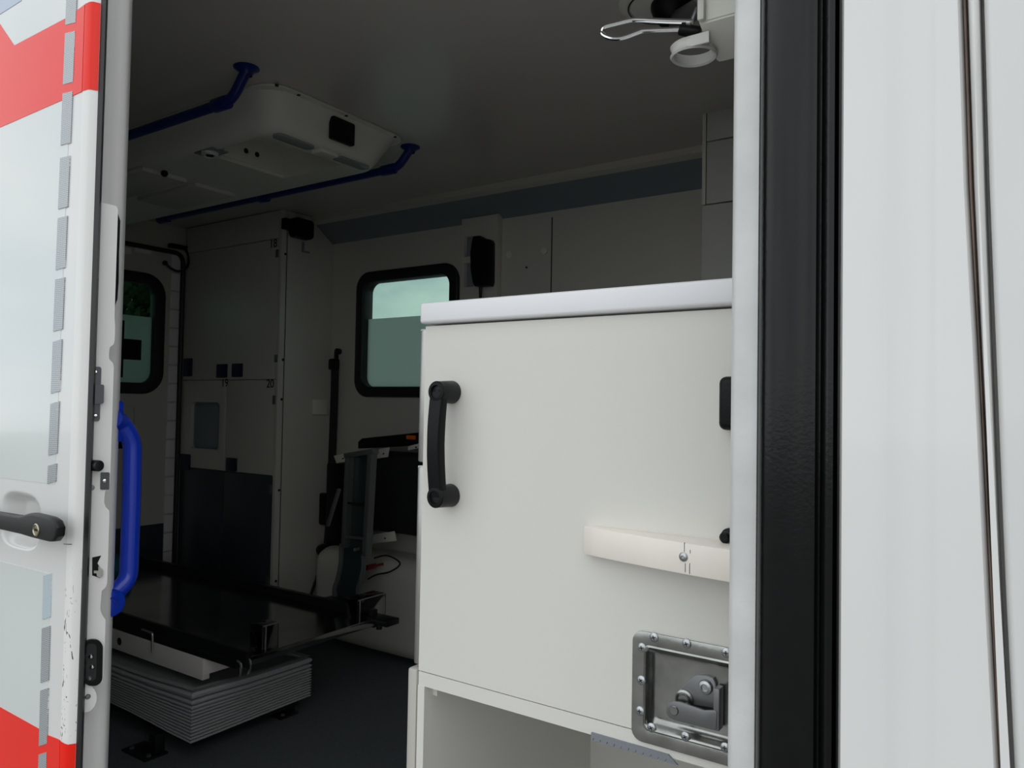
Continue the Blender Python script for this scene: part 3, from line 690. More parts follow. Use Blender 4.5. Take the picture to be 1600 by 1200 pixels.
# ================================================================ INSIDE, AGAINST THE FAR WALL
# locker with numbered doors in the rear corner
LX0, LX1, LY = -3.33, -2.64, 2.11
lk = thing('corner_locker', 'tall white rear corner locker with numbered doors and dark lower half', 'locker', ((LX0+LX1)/2, 2.25, ZF))
MB().prism(rect(LX0, LX1, ZF, ZT-.001), 'Y', LY+.028, LY+.032).build('carcass', 'interior_white', lk)
MB().prism([(LY+.0005, ZF), (YW-.001, ZF), (YW-.001, .722), (2.395, .722), (2.298, ZT-.031), (2.268, ZT-.03), (2.268, ZT-.001), (LY+.0005, ZT-.001)], 'X', LX1-.018, LX1, bev=.001).build('end_panel', 'interior_white', lk)
zA = P(432, 373, Y=LY).z; zB = P(430, 593, Y=LY).z; zM = P(350, 736, Y=LY).z
xm = X_at(352, LY, 660); g_ = .0015
def ldoor(x0, x1, z0, z1, m, nm='locker_door', holes=()):
    return MB().prism(rect(x0+g_, x1-g_, z0+g_, z1-g_), 'Y', LY, LY+.017, holes=holes, bev=.0012).build(nm, m, lk)
ldoor(LX0, LX1-.018, zA, ZT-.002, 'interior_white', 'top_panel')
ldoor(LX0, LX1-.018, zB, zA, 'interior_white')
r0, r1 = P(299, 628, Y=LY), P(341, 703, Y=LY)
niche = rrect(r0.x, r1.x, r1.z, r0.z, .02)
ldoor(LX0, xm, zM, zB, 'interior_white', holes=[niche])
ldoor(xm, LX1-.018, zM, zB, 'interior_white')
d3 = ldoor(LX0, xm, ZF+.03, zM, 'kick_panel'); ldoor(xm, LX1-.018, ZF+.03, zM, 'kick_panel')
b = MB(); bm = b.bm; A = [bm.verts.new((a_, LY+.0165, c_)) for a_, c_ in niche]; B = [bm.verts.new((a_, LY+.026, c_)) for a_, c_ in niche]
for k in range(len(A)): j = (k+1) % len(A); bm.faces.new((A[k], A[j], B[j], B[k]))
bm.faces.new(B); bmesh.ops.recalc_face_normals(bm, faces=bm.faces)
b.build('recess_tray', 'interior_grey', lk)
for (xa, ya, xb, yb) in ((287, 560, 298, 588), (338, 569, 353, 590), (362, 568, 377, 589), (282, 709, 295, 735), (353, 715, 368, 737)):
    a0, a1 = P(xa, ya, Y=LY-.008), P(xb, yb, Y=LY-.008)
    MB().box(a0.x, a1.x, LY-.009, LY+.001, a1.z, a0.z, bev=.003).build('push_catch', 'dark_blue_plastic', lk, label='dark blue push catch')
for (px, ya, yb) in ((434, 390, 402), (432, 554, 566), (429, 618, 632), (424, 758, 772), (419, 902, 915)):
    a0, a1 = P(px, ya, Y=LY-.003), P(px, yb, Y=LY-.003)
    MB().box(a0.x-.012, a0.x+.004, LY-.005, LY+.001, a1.z, a0.z, bev=.001).build('hinge', 'grey_metal', lk)
for (s, px, py) in (('18', 427, 380), ('19', 351, 598), ('20', 422, 599)):
    p = P(px, py+1, Y=LY-.001); text_mesh(s, 'number', 'print_dark', .050, Matrix.Translation((p.x, LY-.0006, p.z)) @ Matrix.Rotation(R_(90), 4, 'X'), lk)
for (px, py) in ((446, 397), (442, 562), (440, 624), (436, 766), (431, 908)):
    p = P(px, py, X=LX1+.001); MB().cyl((LX1-.001, p.y, p.z), (LX1+.003, p.y, p.z), .0055, seg=12, bev=.001).build('screw', 'black_metal', lk)
# black lamp-like clamp and little hook on the locker end
p0, p1 = P(444, 340, X=LX1+.02), P(463, 362, X=LX1+.02); q0, q1 = P(460, 338, X=LX1+.04), P(489, 376, X=LX1+.04)
cl = thing('wall_clamp', 'black clamp holder fixed high on the locker end panel', 'clamp', (LX1+.02, q0.y, q1.z))
MB().box(LX1+.001, LX1+.03, p0.y, p1.y, p1.z, p0.z, bev=.004).build('clamp_arm', 'black_plastic', cl)
MB().prism(rrect(q0.y, q1.y, q1.z, q0.z, .02), 'X', LX1+.001, LX1+.05, bev=.008).build('clamp_head', 'black_plastic', cl)
a0, a1 = P(472, 378, X=LX1+.002), P(482, 396, X=LX1+.002)
tag(MB().prism([(a0.y, a0.z), (a0.y+.006, a0.z), (a0.y+.006, a1.z+.006), (a1.y, a1.z+.006), (a1.y, a1.z), (a0.y, a1.z)], 'X', LX1+.0005, LX1+.012).build('coat_hook', 'interior_grey'), 'small pale hook under the black clamp', 'hook')
# switch box
a0, a1 = P(492, 624, X=LX1+.02), P(511, 648, X=LX1+.02)
sb = MB().box(LX1+.0005, LX1+.02, a0.y, a1.y, a1.z, a0.z, bev=.003).build('switch_box', 'device_plastic'); tag(sb, 'small white switch box beside the hanging seat belt', 'switch')
# seat belt
sbt = thing('seat_belt', 'black seat belt hanging on the far wall beside the switch box', 'seat belt', (X_at(520, YW, 700), YW-.03, -.6))
def strap(pts, w_, t_, Yp, name, m, par):
    b = MB(); bm = b.bm; rows = []
    for px, py in pts:
        p = P(px, py, Y=Yp); rows.append([bm.verts.new(v) for v in ((p.x-w_, Yp, p.z), (p.x+w_, Yp, p.z), (p.x+w_, Yp+t_, p.z), (p.x-w_, Yp+t_, p.z))])
    for A, B in zip(rows, rows[1:]):
        for k in range(4): bm.faces.new((A[k], A[(k+1) % 4], B[(k+1) % 4], B[k]))
    bm.faces.new(rows[0][::-1]); bm.faces.new(rows[-1]); bmesh.ops.recalc_face_normals(bm, faces=bm.faces)
    return b.build(name, m, par)
strap([(523, 565), (521, 640), (518, 720), (515, 800), (511, 850)], .022, .006, YW-.03, 'belt_strap', 'upholstery', sbt)
p = P(526, 549, Y=YW-.02); MB().cyl((p.x, YW-.022, p.z), (p.x, YW-.0005, p.z), .014, bev=.002).box(p.x-.006, p.x+.006, YW-.03, YW-.012, p.z-.05, p.z, bev=.002).build('belt_anchor', 'black_metal', sbt)
p = P(523, 568, Y=YW-.03); MB().box(p.x-.03, p.x+.026, YW-.045, YW-.02, p.z-.028, p.z+.022, bev=.01, seg=3).build('belt_guide', 'black_plastic', sbt)
p = P(505, 795, Y=YW-.05); MB().box(p.x-.02, p.x+.02, YW-.06, YW-.035, p.z-.07, p.z+.07, bev=.008).build('belt_buckle', 'black_plastic', sbt)
p = P(514, 832, Y=YW-.07); MB().sphere(p, .010).build('belt_button', 'alu', sbt)
cbm = MB().tube(smooth_path([P(506, 862, X=LX1+.05), P(500, 880, X=LX1+.03), P(494, 905, X=LX1+.03), P(486, 930, X=LX1+.03), P(480, 955, X=LX1+.03)], 5), .006, seg=8)
tag(cbm.build('power_cable', 'black_rubber'), 'thin black cable running down below the seat belt', 'cable')
# folded attendant seat on the far wall
YS = 2.24
fs = thing('folding_seat', 'black folded attendant seat with white brackets under the side window', 'seat', (-2.2, YS, -.6))
a0, a1 = P(590, 705, Y=YS), P(672, 843, Y=YS)
MB().box(a0.x-.06, a1.x, YS, YS+.09, a1.z, a0.z, bev=.025, seg=3).build('backrest', 'upholstery', fs)
a0, a1 = P(512, 722, Y=YS+.05), P(545, 858, Y=YS+.05)
MB().box(a0.x, a1.x, YS+.04, YS+.10, a1.z, a0.z, bev=.012).build('side_frame', 'black_plastic', fs)
p = P(506, 860, Y=YS+.02); MB().sphere(p, .035, (1.2, .7, .8)).build('hinge_cover', 'black_plastic', fs)
a0, a1 = P(562, 688, Y=YS-.02), P(690, 700, Y=YS-.02)
bar = MB().prism([(a0.x, P(562, 701, Y=YS-.02).z), (a1.x, P(690, 694, Y=YS-.02).z), (a1.x, P(690, 672, Y=YS-.02).z), (a0.x+.02, P(562, 686, Y=YS-.02).z+.004), (a0.x, P(562, 690, Y=YS-.02).z)], 'Y', YS-.03, YS+.05, bev=.004).build('seat_edge', 'black_plastic', fs)
p0, p1 = P(635, 680, Y=YS-.032), P(649, 687, Y=YS-.032)
MB().box(p0.x, p1.x, YS-.034, YS-.028, p1.z, p0.z, bev=.002).build('release_tab', 'orange_plastic', fs, label='orange release tab')
for quad in (((522, 712), (543, 708), (541, 721), (526, 724)), ((584, 704), (608, 699), (606, 714), (586, 717)), ((638, 697), (655, 693), (655, 700), (638, 704)), ((580, 836), (616, 830), (619, 845), (579, 850))):
    pp = [P(x_, y_, Y=YS-.03) for x_, y_ in quad]; MB().prism([(v.x, v.z) for v in pp], 'Y', YS-.032, YS-.026, bev=.001).build('seat_bracket', 'device_plastic', fs, label='white bracket')
    c_ = sum(pp, Vector())/4; MB().cyl((c_.x+.015, YS-.036, c_.z), (c_.x+.015, YS-.031, c_.z), .003, seg=8).build('screw', 'black_metal', fs)
p = P(578, 886, Y=2.14); tag(MB().cyl((p.x, 2.12, p.z), (p.x, 2.17, p.z), .010, bev=.002).cyl((p.x, 2.17, p.z), (p.x, 2.21, p.z), .005).build('red_knob', 'red_plastic'), 'small red knob low behind the upright steel arm', 'knob')
hs = MB().tube(smooth_path([P(585, 872, Y=2.19), P(605, 868, Y=2.19), P(625, 880, Y=2.19), P(610, 893, Y=2.18), P(588, 898, Y=2.18), P(575, 905, Y=2.18)], 6), .0032, seg=8)
tag(hs.build('thin_hose', 'black_rubber'), 'thin dark hose coiled on top of the wheel housing', 'hose')
# intercom panel and handset
a0, a1 = P(722, 343, Y=YW-.03), P(776, 470, Y=YW-.03)
ip = thing('intercom_panel', 'white upright wall panel with two slots behind the black handset', 'panel', ((a0.x+a1.x)/2, YW-.02, a1.z))
s0, s1, s2, s3 = P(723, 371, Y=YW-.03), P(740, 400, Y=YW-.03), P(723, 412, Y=YW-.03), P(740, 448, Y=YW-.03)
MB().prism(rect(a0.x, a1.x, a1.z, a0.z), 'Y', YW-.032, YW-.0005, holes=[rect(s0.x+.008, s1.x, s1.z, s0.z), rect(s2.x+.008, s3.x, s3.z, s2.z)], bev=.001).build('panel_body', 'interior_white', ip)
MB().box(a0.x+.005, a1.x-.005, YW-.012, YW-.002, a1.z+.01, a0.z-.01).build('panel_back', 'interior_grey', ip)
h = [P(px, py, Y=YW-.07) for px, py in ((740, 369), (749, 368), (752, 371), (764, 374), (765.5, 378), (765, 440), (763, 446), (741, 447), (738.5, 440), (735.5, 420), (735, 395), (738, 375))]
hs_ = thing('telephone_handset', 'black telephone handset hanging on the white wall panel', 'handset', (h[0].x, YW-.05, h[8].z))
MB().prism([(v.x, v.z) for v in h], 'Y', YW-.075, YW-.033, bev=.006).build('handset_body', 'black_plastic', hs_)
for dx in (-.006, .006):
    a_ = P(751, 447, Y=YW-.05); MB().cyl((a_.x+dx, YW-.05, a_.z+.01), (a_.x+dx*.5, YW-.05, a_.z-.045), .003, seg=8).build('handset_cord', 'black_rubber', hs_)
# tall cabinet to the front, beside the pillar
TY = 2.03; tx0 = X_at(1097, TY, 250)
tb = thing('tall_cabinet', 'tall pale grey cabinet reaching the ceiling beyond the near cabinet', 'cabinet', (tx0+.25, 2.2, ZF))
z1_, z2_, z3_ = P(1103, 173, Y=TY).z, P(1103, 222, Y=TY).z, P(1103, 320, Y=TY).z
MB().box(tx0, tx0+.9, TY+.016, YW-.001, ZF, z1_+.004).build('carcass', 'interior_white', tb)
xi = X_at(1103, TY, 250)
for (za, zb, x_) in ((z2_, z1_, xi), (z3_, z2_, xi), (-.3, z3_, tx0), (ZF+.05, -.3, tx0)):
    MB().box(x_+.002, tx0+.9, TY, TY+.015, za+.0018, zb-.0018, bev=.0012).build('cabinet_front', mat('front_grey', (.52, .53, .49), .4), tb)
MB().box(tx0, xi-.001, TY+.001, TY+.015, z3_+.002, z1_).build('edge_strip', 'interior_white', tb)

# ================================================================ CEILING
def rail(fl, corner, end, nm_label, mid=None):
    flp = P(*fl, Z=ZT-.006); Yr = flp.y
    c1 = P(*corner, Y=Yr); 
    e_ = P(*end, Y=Yr)
    th = thing('ceiling_handrail', nm_label, 'handrail', (flp.x, Yr, c1.z), 'blue handrails under the ceiling')
    rr = .0132
    far = Vector((e_.x, Yr, c1.z)) if True else e_
    MB().tube(bend_path([(flp.x, Yr, ZT-.008), (c1.x+.0, Yr, c1.z), (e_.x, Yr, c1.z+(e_.z-c1.z)*.0)], .03), rr, seg=14).build('rail_tube', 'rail_blue', th)
    MB().cyl((c1.x-.07, Yr, c1.z), (c1.x-.015, Yr, c1.z), rr+.004, seg=16, bev=.002).build('sleeve', 'rail_blue', th)
    MB().lathe((flp.x, Yr, ZT-.0005), (0, 0, -1), [(.031, 0), (.031, .003), (.026, .006), (.018, .011), (.014, .02)], 24).build('flange', 'rail_blue', th)
    return th, Yr, e_, c1
t1, y1_, e1_, c1_ = rail((385, 109), (362, 157), (60, 256), 'nearer blue ceiling handrail, its flange left of the ceiling console')
t2, y2_, e2_, c2_ = rail((641, 232), (622, 262), (252, 338), 'farther blue ceiling handrail with end bracket beyond the ceiling console')
MB().cyl((e2_.x, y2_, c2_.z), (e2_.x-.05, y2_, ZT-.01), .016, seg=14).cyl((e2_.x+.05, y2_, c2_.z), (e2_.x-.01, y2_, c2_.z), .019, seg=14).build('end_bracket', 'rail_blue', t2)
MB().lathe((e2_.x-.05, y2_, ZT-.0005), (0, 0, -1), [(.040, 0), (.040, .003), (.034, .006), (.020, .011)], 24).build('flange', 'rail_blue', t2)
xk = P(412, 300, Y=y2_).x; MB().cyl((xk-.02, y2_, c2_.z), (xk+.02, y2_, c2_.z), .021, seg=16, bev=.003).cyl((xk, y2_, c2_.z), (xk, y2_, c2_.z+.045), .012).build('clamp', 'rail_blue', t2)
# console
KX0, KX1, KY0, KY1 = -3.30, -1.62, 1.25, 1.745; KZ = .72
rx0, rx1, ry0_, ry1_ = -2.0, -1.735, 1.315, 1.60
con = thing('ceiling_console', 'long white ceiling console with sockets, display and light panels', 'console', ((KX0+KX1)/2, 1.5, KZ))
b = MB(); bm = b.bm; rows = []
def ring(ins, z, r):
    o_ = rrect(KX0+ins, KX1-ins, KY0+ins, KY1-ins, r, 6); return [bm.verts.new((x_, y_, z)) for x_, y_ in o_]
for ins, z, r in ((-.016, ZT-.001, .07), (-.016, ZT-.006, .07), (-.002, ZT-.008, .075), (0, ZT-.012, .075), (.020, KZ+.045, .08), (.032, KZ+.018, .085), (.042, KZ+.005, .085), (.058, KZ, .08)): rows.append(ring(ins, z, r))
for A, B in zip(rows, rows[1:]):
    for k in range(len(A)): j = (k+1) % len(A); bm.faces.new((A[k], A[j], B[j], B[k]))
inner = [(x_, y_) for x_, y_ in rrect(rx0, rx1, ry0_, ry1_, .006, 3)]
iv = [bm.verts.new((x_, y_, KZ)) for x_, y_ in inner]; last = rows[-1]
es = [bm.edges.get((last[i], last[(i+1) % len(last)])) for i in range(len(last))] + [bm.edges.new((iv[i], iv[(i+1) % len(iv)])) for i in range(len(iv))]
bmesh.ops.triangle_fill(bm, use_beauty=True, edges=es)
ivt = [bm.verts.new((x_, y_, KZ+.094)) for x_, y_ in inner]
for k in range(len(iv)): j = (k+1) % len(iv); bm.faces.new((iv[k], iv[j], ivt[j], ivt[k]))
bm.faces.new(ivt); bmesh.ops.recalc_face_normals(bm, faces=bm.faces)
b.build('console_shell', 'device_plastic', con, angle=35)
q = [P(px, py, X=KX1+.0) for px, py in ((526, 178), (556, 191), (548, 218), (516, 205))]
ys = [v.y for v in q]; zs_ = [v.z for v in q]
MB().prism(rrect(min(ys)+.005, max(ys)-.005, ZT-.082, ZT-.018, .006), 'X', KX1-.012, KX1+.003, bev=.0015, M=None).build('display', 'black_plastic', con)
# sockets on the rear wall of the recess
MB().box(rx0+.0, rx0+.008, ry0_+.06, ry1_-.008, KZ+.010, KZ+.078, bev=.002).build('socket_plate', 'device_plastic', con)
for yy in (ry0_+.135, ry0_+.175): MB().lathe((rx0+.008, yy, KZ+.045), (1, 0, 0), [(.016, 0), (.016, .002), (.012, .003), (.011, .0005), (0, .0005)], 20).build('socket', 'device_plastic', con); MB().cyl((rx0+.006, yy, KZ+.045), (rx0+.0095, yy, KZ+.045), .008, seg=14).build('socket_hole', 'black_plastic', con)
# oxygen port pocket
pp = P(328, 238, Z=KZ); MB().box(pp.x-.045, pp.x+.045, pp.y-.022, pp.y+.03, KZ-.0015, KZ+.002, bev=.001).build('port_pocket', 'interior_grey', con)
MB().lathe((pp.x, pp.y, KZ-.0015), (0, 0, -1), [(.024, 0), (.024, .008), (.019, .010), (.017, .004), (.009, .004), (.009, .008), (0, .008)], 24).build('port_ring', 'device_plastic', con)
MB().cyl((pp.x, pp.y, KZ-.001), (pp.x, pp.y, KZ-.011), .011, seg=16).build('port_valve', 'black_plastic', con)
# lamps on the underside of the front end
for yy in (1.385, 1.60): MB().prism(rrect(-1.712, -1.672, yy-.065, yy+.065, .018), 'Z', KZ-.004, KZ+.003, bev=.0015).build('light_panel', 'lens_grey', con)
MB().prism(rrect(-1.712, -1.665, 1.462, 1.525, .004), 'Z', KZ-.010, KZ+.003, bev=.002).build('cover_tile', 'device_plastic', con)
for (xa, ya, xb, yb) in ((225, 262, 290, 283), (307, 287, 366, 305)):
    a_, c_ = P(xa, ya, Z=KZ-.006), P(xb, yb, Z=KZ-.006); xm_ = (a_.x+c_.x)/2
    MB().box(xm_-.35, xm_, a_.y, c_.y, KZ-.013, KZ+.001, bev=.003).build('light_tray', 'interior_white', con)
p = P(257, 271, Z=KZ-.008); MB().sphere(p, .011).build('tray_knob', 'black_plastic', con)
for yy in (1.26, 1.33, 1.5, 1.70): MB().cyl((KX1+.009, yy, ZT-.005), (KX1+.009, yy, ZT-.0085), .005, seg=8).build('screw', 'black_metal', con)

# examination lamp head with chrome handle, near the pillar
dc = P(1035, 8, Z=ZT-.01)
tag(MB().lathe((dc.x, dc.y, ZT-.0005), (0, 0, -1), [(.088, 0), (.088, .006), (.080, .012), (.068, .014), (.0665, .0135), (.066, .011), (.064, .0135), (.055, .015), (0, .016)], 40).build('ceiling_disc', 'device_plastic'), 'round pale ceiling rose behind the chrome-handled lamp', 'ceiling plate')
MB().lathe((dc.x, dc.y, ZT-.0148), (0, 0, -1), [(.0665, -.002), (.0690, -.002), (.0690, .001), (.0665, .001)], 40).build('shadow_gap', 'black_plastic', COL.objects['ceiling_disc'])
lam = thing('examination_lamp', 'white ceiling-hung lamp with chrome wire handle and white ring holder', 'lamp', (dc.x, dc.y, .5))
MB().lathe((dc.x+.025, dc.y, ZT-.014), (0, 0, -1), [(.046, 0), (.046, .010), (.040, .025), (.028, .040), (.012, .046), (0, .047)], 32).build('swivel_joint', 'black_plastic', lam)
TL = 1.17       # distance along the view to the lamp head
def PT(px, py, t): return (Fw + Rr*((px-800)/FL) - Ur*((py-600)/FL))*t
# head: a faceted housing that runs forward beyond the pillar
# its lower edge is level; faces: near side, slanted underside, far side
HY = .97
def hp_(px, py, Y): return P(px, py, Y=Y)
xh0 = hp_(1090, 5, HY).x; zT_ = hp_(1090, -90, HY).z
lsec = [hp_(1089, -90, HY), hp_(1092, 37, HY), hp_(1104, 67, HY+.025), hp_(1121, 97, HY+.07), hp_(1128, 96, HY+.11), hp_(1128, 40, HY+.13), hp_(1128, -60, HY+.13)]
b = MB(); bm = b.bm; rows = [[bm.verts.new(v) for v in lsec], [bm.verts.new((xh0+.34, v.y, v.z)) for v in lsec]]
for k in range(len(lsec)): j = (k+1) % len(lsec); bm.faces.new((rows[0][k], rows[0][j], rows[1][j], rows[1][k]))
bm.faces.new(rows[0]); bm.faces.new(rows[1][::-1]); bmesh.ops.recalc_face_normals(bm, faces=bm.faces)
bmesh.ops.bevel(bm, geom=list(bm.edges), offset=.002, segments=2, affect='EDGES')
b.build('lamp_housing', 'device_plastic', lam)
a0, a1 = hp_(1092, 4, HY), hp_(1103, 33, HY)
MB().box(a0.x, a1.x, HY-.008, HY+.002, a1.z, a0.z+.003, bev=.003).build('side_tab', 'device_plastic', lam)
# ring holder: a level hoop joined to the housing
rc = hp_(1084, 81, HY+.037); rr_ = .0312
hoop = MB().lathe(rc, (0, 0, 1), [(rr_-.004, -.0065), (rr_-.001, -.0085), (rr_+.0012, -.006), (rr_-.001, -.002), (rr_-.001, .003), (rr_+.0012, .0065), (rr_-.001, .0085), (rr_-.003, .008), (rr_-.004, -.0065)], 40)
hoop.box(rc.x+.002, xh0+.014, rc.y-rr_, rc.y-rr_+.004, rc.z-.007, rc.z+.0085, bev=.001)
hoop.build('ring_holder', mat('ring_plastic', (.72, .72, .68), .35), lam)
# chrome wire loop in a slanted plane
kb = hp_(1079, 44, HY+.02)
lp = [hp_(px, py, HY+.02) for px, py in ((1082, 34), (1040, 33), (1000, 31), (985, 32), (960, 38), (946, 42), (941, 48), (944, 55), (958, 60), (975, 59), (1000, 50), (1010, 48), (1062, 46))]
MB().tube(smooth_path(lp, 5), .0036, seg=10).build('wire_handle', 'chrome', lam)
MB().cyl(hp_(1061, 46, HY+.02), hp_(1094, 52, HY+.03), .0072, .0092, 18, bev=.002).build('handle_boss', 'black_plastic', lam)
MB().cyl(hp_(1074, 35.5, HY+.02), hp_(1080, 35.5, HY+.02), .0044, seg=12).build('ferrule', 'alu', lam)
MB().cyl(hp_(1079, 38, HY+.04), hp_(1089, 12, HY+.04), .003, seg=8).tube([hp_(1094, 5, HY+.01), hp_(1078, -8, HY+.03)], .003, seg=8).build('stay_rod', 'grey_metal', lam)
MB().cyl((dc.x+.03, dc.y, ZT-.05), (xh0+.09, HY+.07, zT_-.02), .018, seg=16).build('lamp_arm', 'grey_metal', lam)

# ================================================================ STRETCHER TABLE
SX0, SX1, SY0, SY1, SZ = -3.28, -1.785, 1.345, 1.85, -.683
stt = thing('stretcher_table', 'low dark steel stretcher platform standing on grey bellows', 'stretcher platform', ((SX0+SX1)/2, 1.5, ZF))
MB().box(SX0, SX1, SY0+.012, SY1-.012, SZ-.022, SZ-.016).build('deck_plate', 'dark_steel', stt)
MB().prism([(SY0, SZ), (SY0+.010, SZ), (SY0+.014, SZ-.014), (SY0+.014, SZ-.045), (SY0+.006, SZ-.05), (SY0, SZ-.045)], 'X', SX0, SX1).build('side_rail', 'black_metal', stt)
MB().prism([(SY1, SZ+.012), (SY1-.018, SZ+.012), (SY1-.020, SZ-.014), (SY1-.016, SZ-.045), (SY1, SZ-.045)], 'X', SX0, SX1).build('side_rail', 'black_metal', stt)
MB().prism([(SY0-.012, SZ-.032), (SY0, SZ-.028), (SY0, SZ-.044), (SY0+.03, SZ-.044), (SY0+.03, SZ-.049), (SY0-.012, SZ-.049)], 'X', SX0, SX1-.03).build('lower_rail', 'black_metal', stt)
MB().box(SX1-.008, SX1+.001, SY0+.01, SY1-.01, SZ-.040, SZ-.017, bev=.002).build('front_lip', 'dark_steel', stt)
for yy in (SY0+.01, SY0-.02):
    MB().tube(smooth_path([(SX1-.01, yy, SZ-.02), (SX1+.004, yy, SZ-.026), (SX1+.006, yy, SZ-.045), (SX1+.002, yy-.002, SZ-.062)], 4), .003, seg=8).build('retaining_clip', 'chrome', stt)
MB().box(SX1-.05, SX1+.07, SY1-.03, SY1+.03, SZ-.030, SZ-.010, bev=.003).build('corner_plate', 'black_metal', stt)
cp_ = P(594, 968, Y=SY1+.02); MB().cyl((SX1+.0, SY1+.01, SZ-.03), (SX1+.0, SY1+.01, SZ-.055), .010, seg=12).build('roller', 'black_rubber', stt)
# clear guide blocks at the front corners
for (yy, xx, w_) in ((SY0+.065, SX1-.015, .055), (SY1-.075, SX1-.015, .13)):
    g2b = MB()
    g2b.box(xx-.06, xx, yy, yy+.004, SZ-.045, SZ+.052, bev=.001).box(xx-.004, xx, yy, yy+w_, SZ-.045, SZ+.052, bev=.001).box(xx-.06, xx, yy, yy+w_, SZ+.049, SZ+.052, bev=.001)
    g_o = g2b.build('clear_guide', 'clear_acrylic', stt)
    MB().box(xx-.002, xx+.001, yy+.008, yy+.012, SZ-.040, SZ+.050).box(xx-.002, xx+.001, yy+.001, yy+w_, SZ+.050, SZ+.053).cyl((xx, yy+.030, SZ+.068), (xx, yy+.030, SZ+.068), .0025, seg=8).build('bright_edge', 'alu', stt)
# white lifting frame
_ba, _bb = P(296, 1160, Z=-.940), P(488, 1088, Z=-.940)
BX0, BX1, BY0, BY1 = -2.95, (_ba.x+_bb.x)/2, _ba.y, _bb.y
fc = P(316, 1064, X=BX1-.035)
MB().box(BX0, fc.x, fc.y, fc.y+.024, fc.z, fc.z+.062, bev=.003).build('lift_frame', mat('frame_white', (.70, .66, .63), .35), stt)
MB().box(fc.x-.028, fc.x+.001, fc.y+.002, BY1-.10, fc.z+.014, fc.z+.060, bev=.003).build('frame_cross_bar', 'frame_white', stt)
MB().cyl((-2.40, fc.y+.001, fc.z+.030), (-2.40, fc.y-.001, fc.z+.030), .012, seg=14).build('frame_hole', 'black_plastic', stt)
MB().tube(bend_path([(-2.20, SY0-.022, SZ-.075), (-2.20, SY0-.024, SZ-.018), (-2.26, SY0-.022, SZ-.018)], .008), .0035, seg=8).build('pull_wire', 'alu', stt)
for xx in (-2.13, -2.08): MB().cyl((xx, BY0+.11, -.775), (xx, BY0+.11, -.755), .008, seg=10).build('frame_bolt', 'alu', stt)
# bellows: pleats packed tight below, looser above
b = MB(); bm = b.bm; zz2 = []; z = -.945
for h_ in [.0092]*10 + [.0125, .017, .023]:
    zz2 += [(z, .0035), (z+h_*.38, 0.), (z+h_*.66, .004), (z+h_*.76, .024), (z+h_*.92, .024)]; z += h_
zz2.append((z, .004))
rows = []
def sag(x_, z_, top): return 0
for i, (z, ins) in enumerate(zz2):
    row = []
    x0_, x1_, y0_, y1_ = BX0+ins, BX1-ins, BY0+ins, BY1-ins
    n_ = 10
    for k in range(n_): row.append((x0_+(x1_-x0_)*k/n_, y0_))
    for k in range(n_): row.append((x1_, y0_+(y1_-y0_)*k/n_))
    for k in range(n_): row.append((x1_-(x1_-x0_)*k/n_, y1_))
    for k in range(n_): row.append((x0_, y1_-(y1_-y0_)*k/n_))
    vs = []
    for (x_, y_) in row:
        dcor = min(abs(x_-x1_), 1)*0 
        s_ = .014*(1-math.exp(-((x_-x1_)**2+(y_-y0_)**2)/.02))*(z+.945)/.12
        lift = .016*(1-math.exp(-((x_-x1_)**2+(y_-y0_)**2)/.05))*(1-(z+.945)/.12)*(1 if abs(y_-y0_) < .03 else .3)
        vs.append(bm.verts.new((x_, y_, z - s_*.6 + lift)))
    rows.append(vs)
for A, B in zip(rows, rows[1:]):
    for k in range(len(A)): j = (k+1) % len(A); bm.faces.new((A[k], A[j], B[j], B[k]))
bmesh.ops.recalc_face_normals(bm, faces=bm.faces)
b.build('bellows', 'bellows_rubber', stt, angle=20)
MB().box(BX0+.02, BX1-.02, BY0+.02, BY1-.02, -.835, -.828).build('bellows_lid', 'bellows_rubber', stt)
MB().box(BX0+.03, BX1-.03, BY0+.03, BY1-.03, -.965, -.945).build('base_frame', 'black_metal', stt)
for (px, py) in ((238, 1183), (445, 1120)):
    p = P(px, py-4, Z=ZF)
    foot = MB().box(p.x-.09, p.x+.03, p.y-.04, p.y+.03, ZF, ZF+.006, bev=.001).box(p.x-.02, p.x+.012, p.y+.0, p.y+.03, ZF+.004, -.945, bev=.002).build('foot_bracket', 'black_metal', stt)
    for dx in (-.07, .015): MB().cyl((p.x+dx, p.y-.02, ZF+.006), (p.x+dx, p.y-.02, ZF+.012), .007, seg=6).build('foot_bolt', 'grey_metal', stt)
# upright steel loading arm beyond the platform
AX = -2.0; AY = 1.93
ua = thing('folded_arm', 'upright grey steel channel arm rising at the far corner of the platform', 'arm', (AX, AY, SZ))
top = P(566, 706, Y=AY); bot = P(552, 868, Y=AY)
dirv = (top-bot)
def along(pxl, pyl): return P(pxl, pyl, Y=AY)
def bar2(a, c, w_, d_, name, m):
    a, c = Vector(a), Vector(c); L_ = (c-a).length; q_ = (c-a).to_track_quat('Z', 'Y').to_matrix().to_4x4(); 
    # keep cross-section aligned with X and Y
    zax = (c-a).normalized(); xax = Vector((1, 0, 0)); xax = (xax - zax*xax.dot(zax)).normalized(); yax = zax.cross(xax)
    M_ = Matrix((xax, yax, zax)).transposed().to_4x4(); M_.translation = (a+c)/2
    return MB().box(-w_/2, w_/2, -d_/2, d_/2, -L_/2, L_/2, bev=.002, M=M_).build(name, m, ua)
bar2(along(547, 709), along(540, 855), .020, .030, 'channel_rail', 'grey_metal')
bar2(along(582, 706), along(573, 868), .020, .030, 'channel_rail', 'grey_metal')
MB().prism([(v.x, v.z) for v in (along(545, 709), along(584, 704), along(575, 866), along(538, 858))], 'Y', AY+.012, AY+.016).build('channel_web', mat('web_dark', (.022, .032, .034), .25), ua)
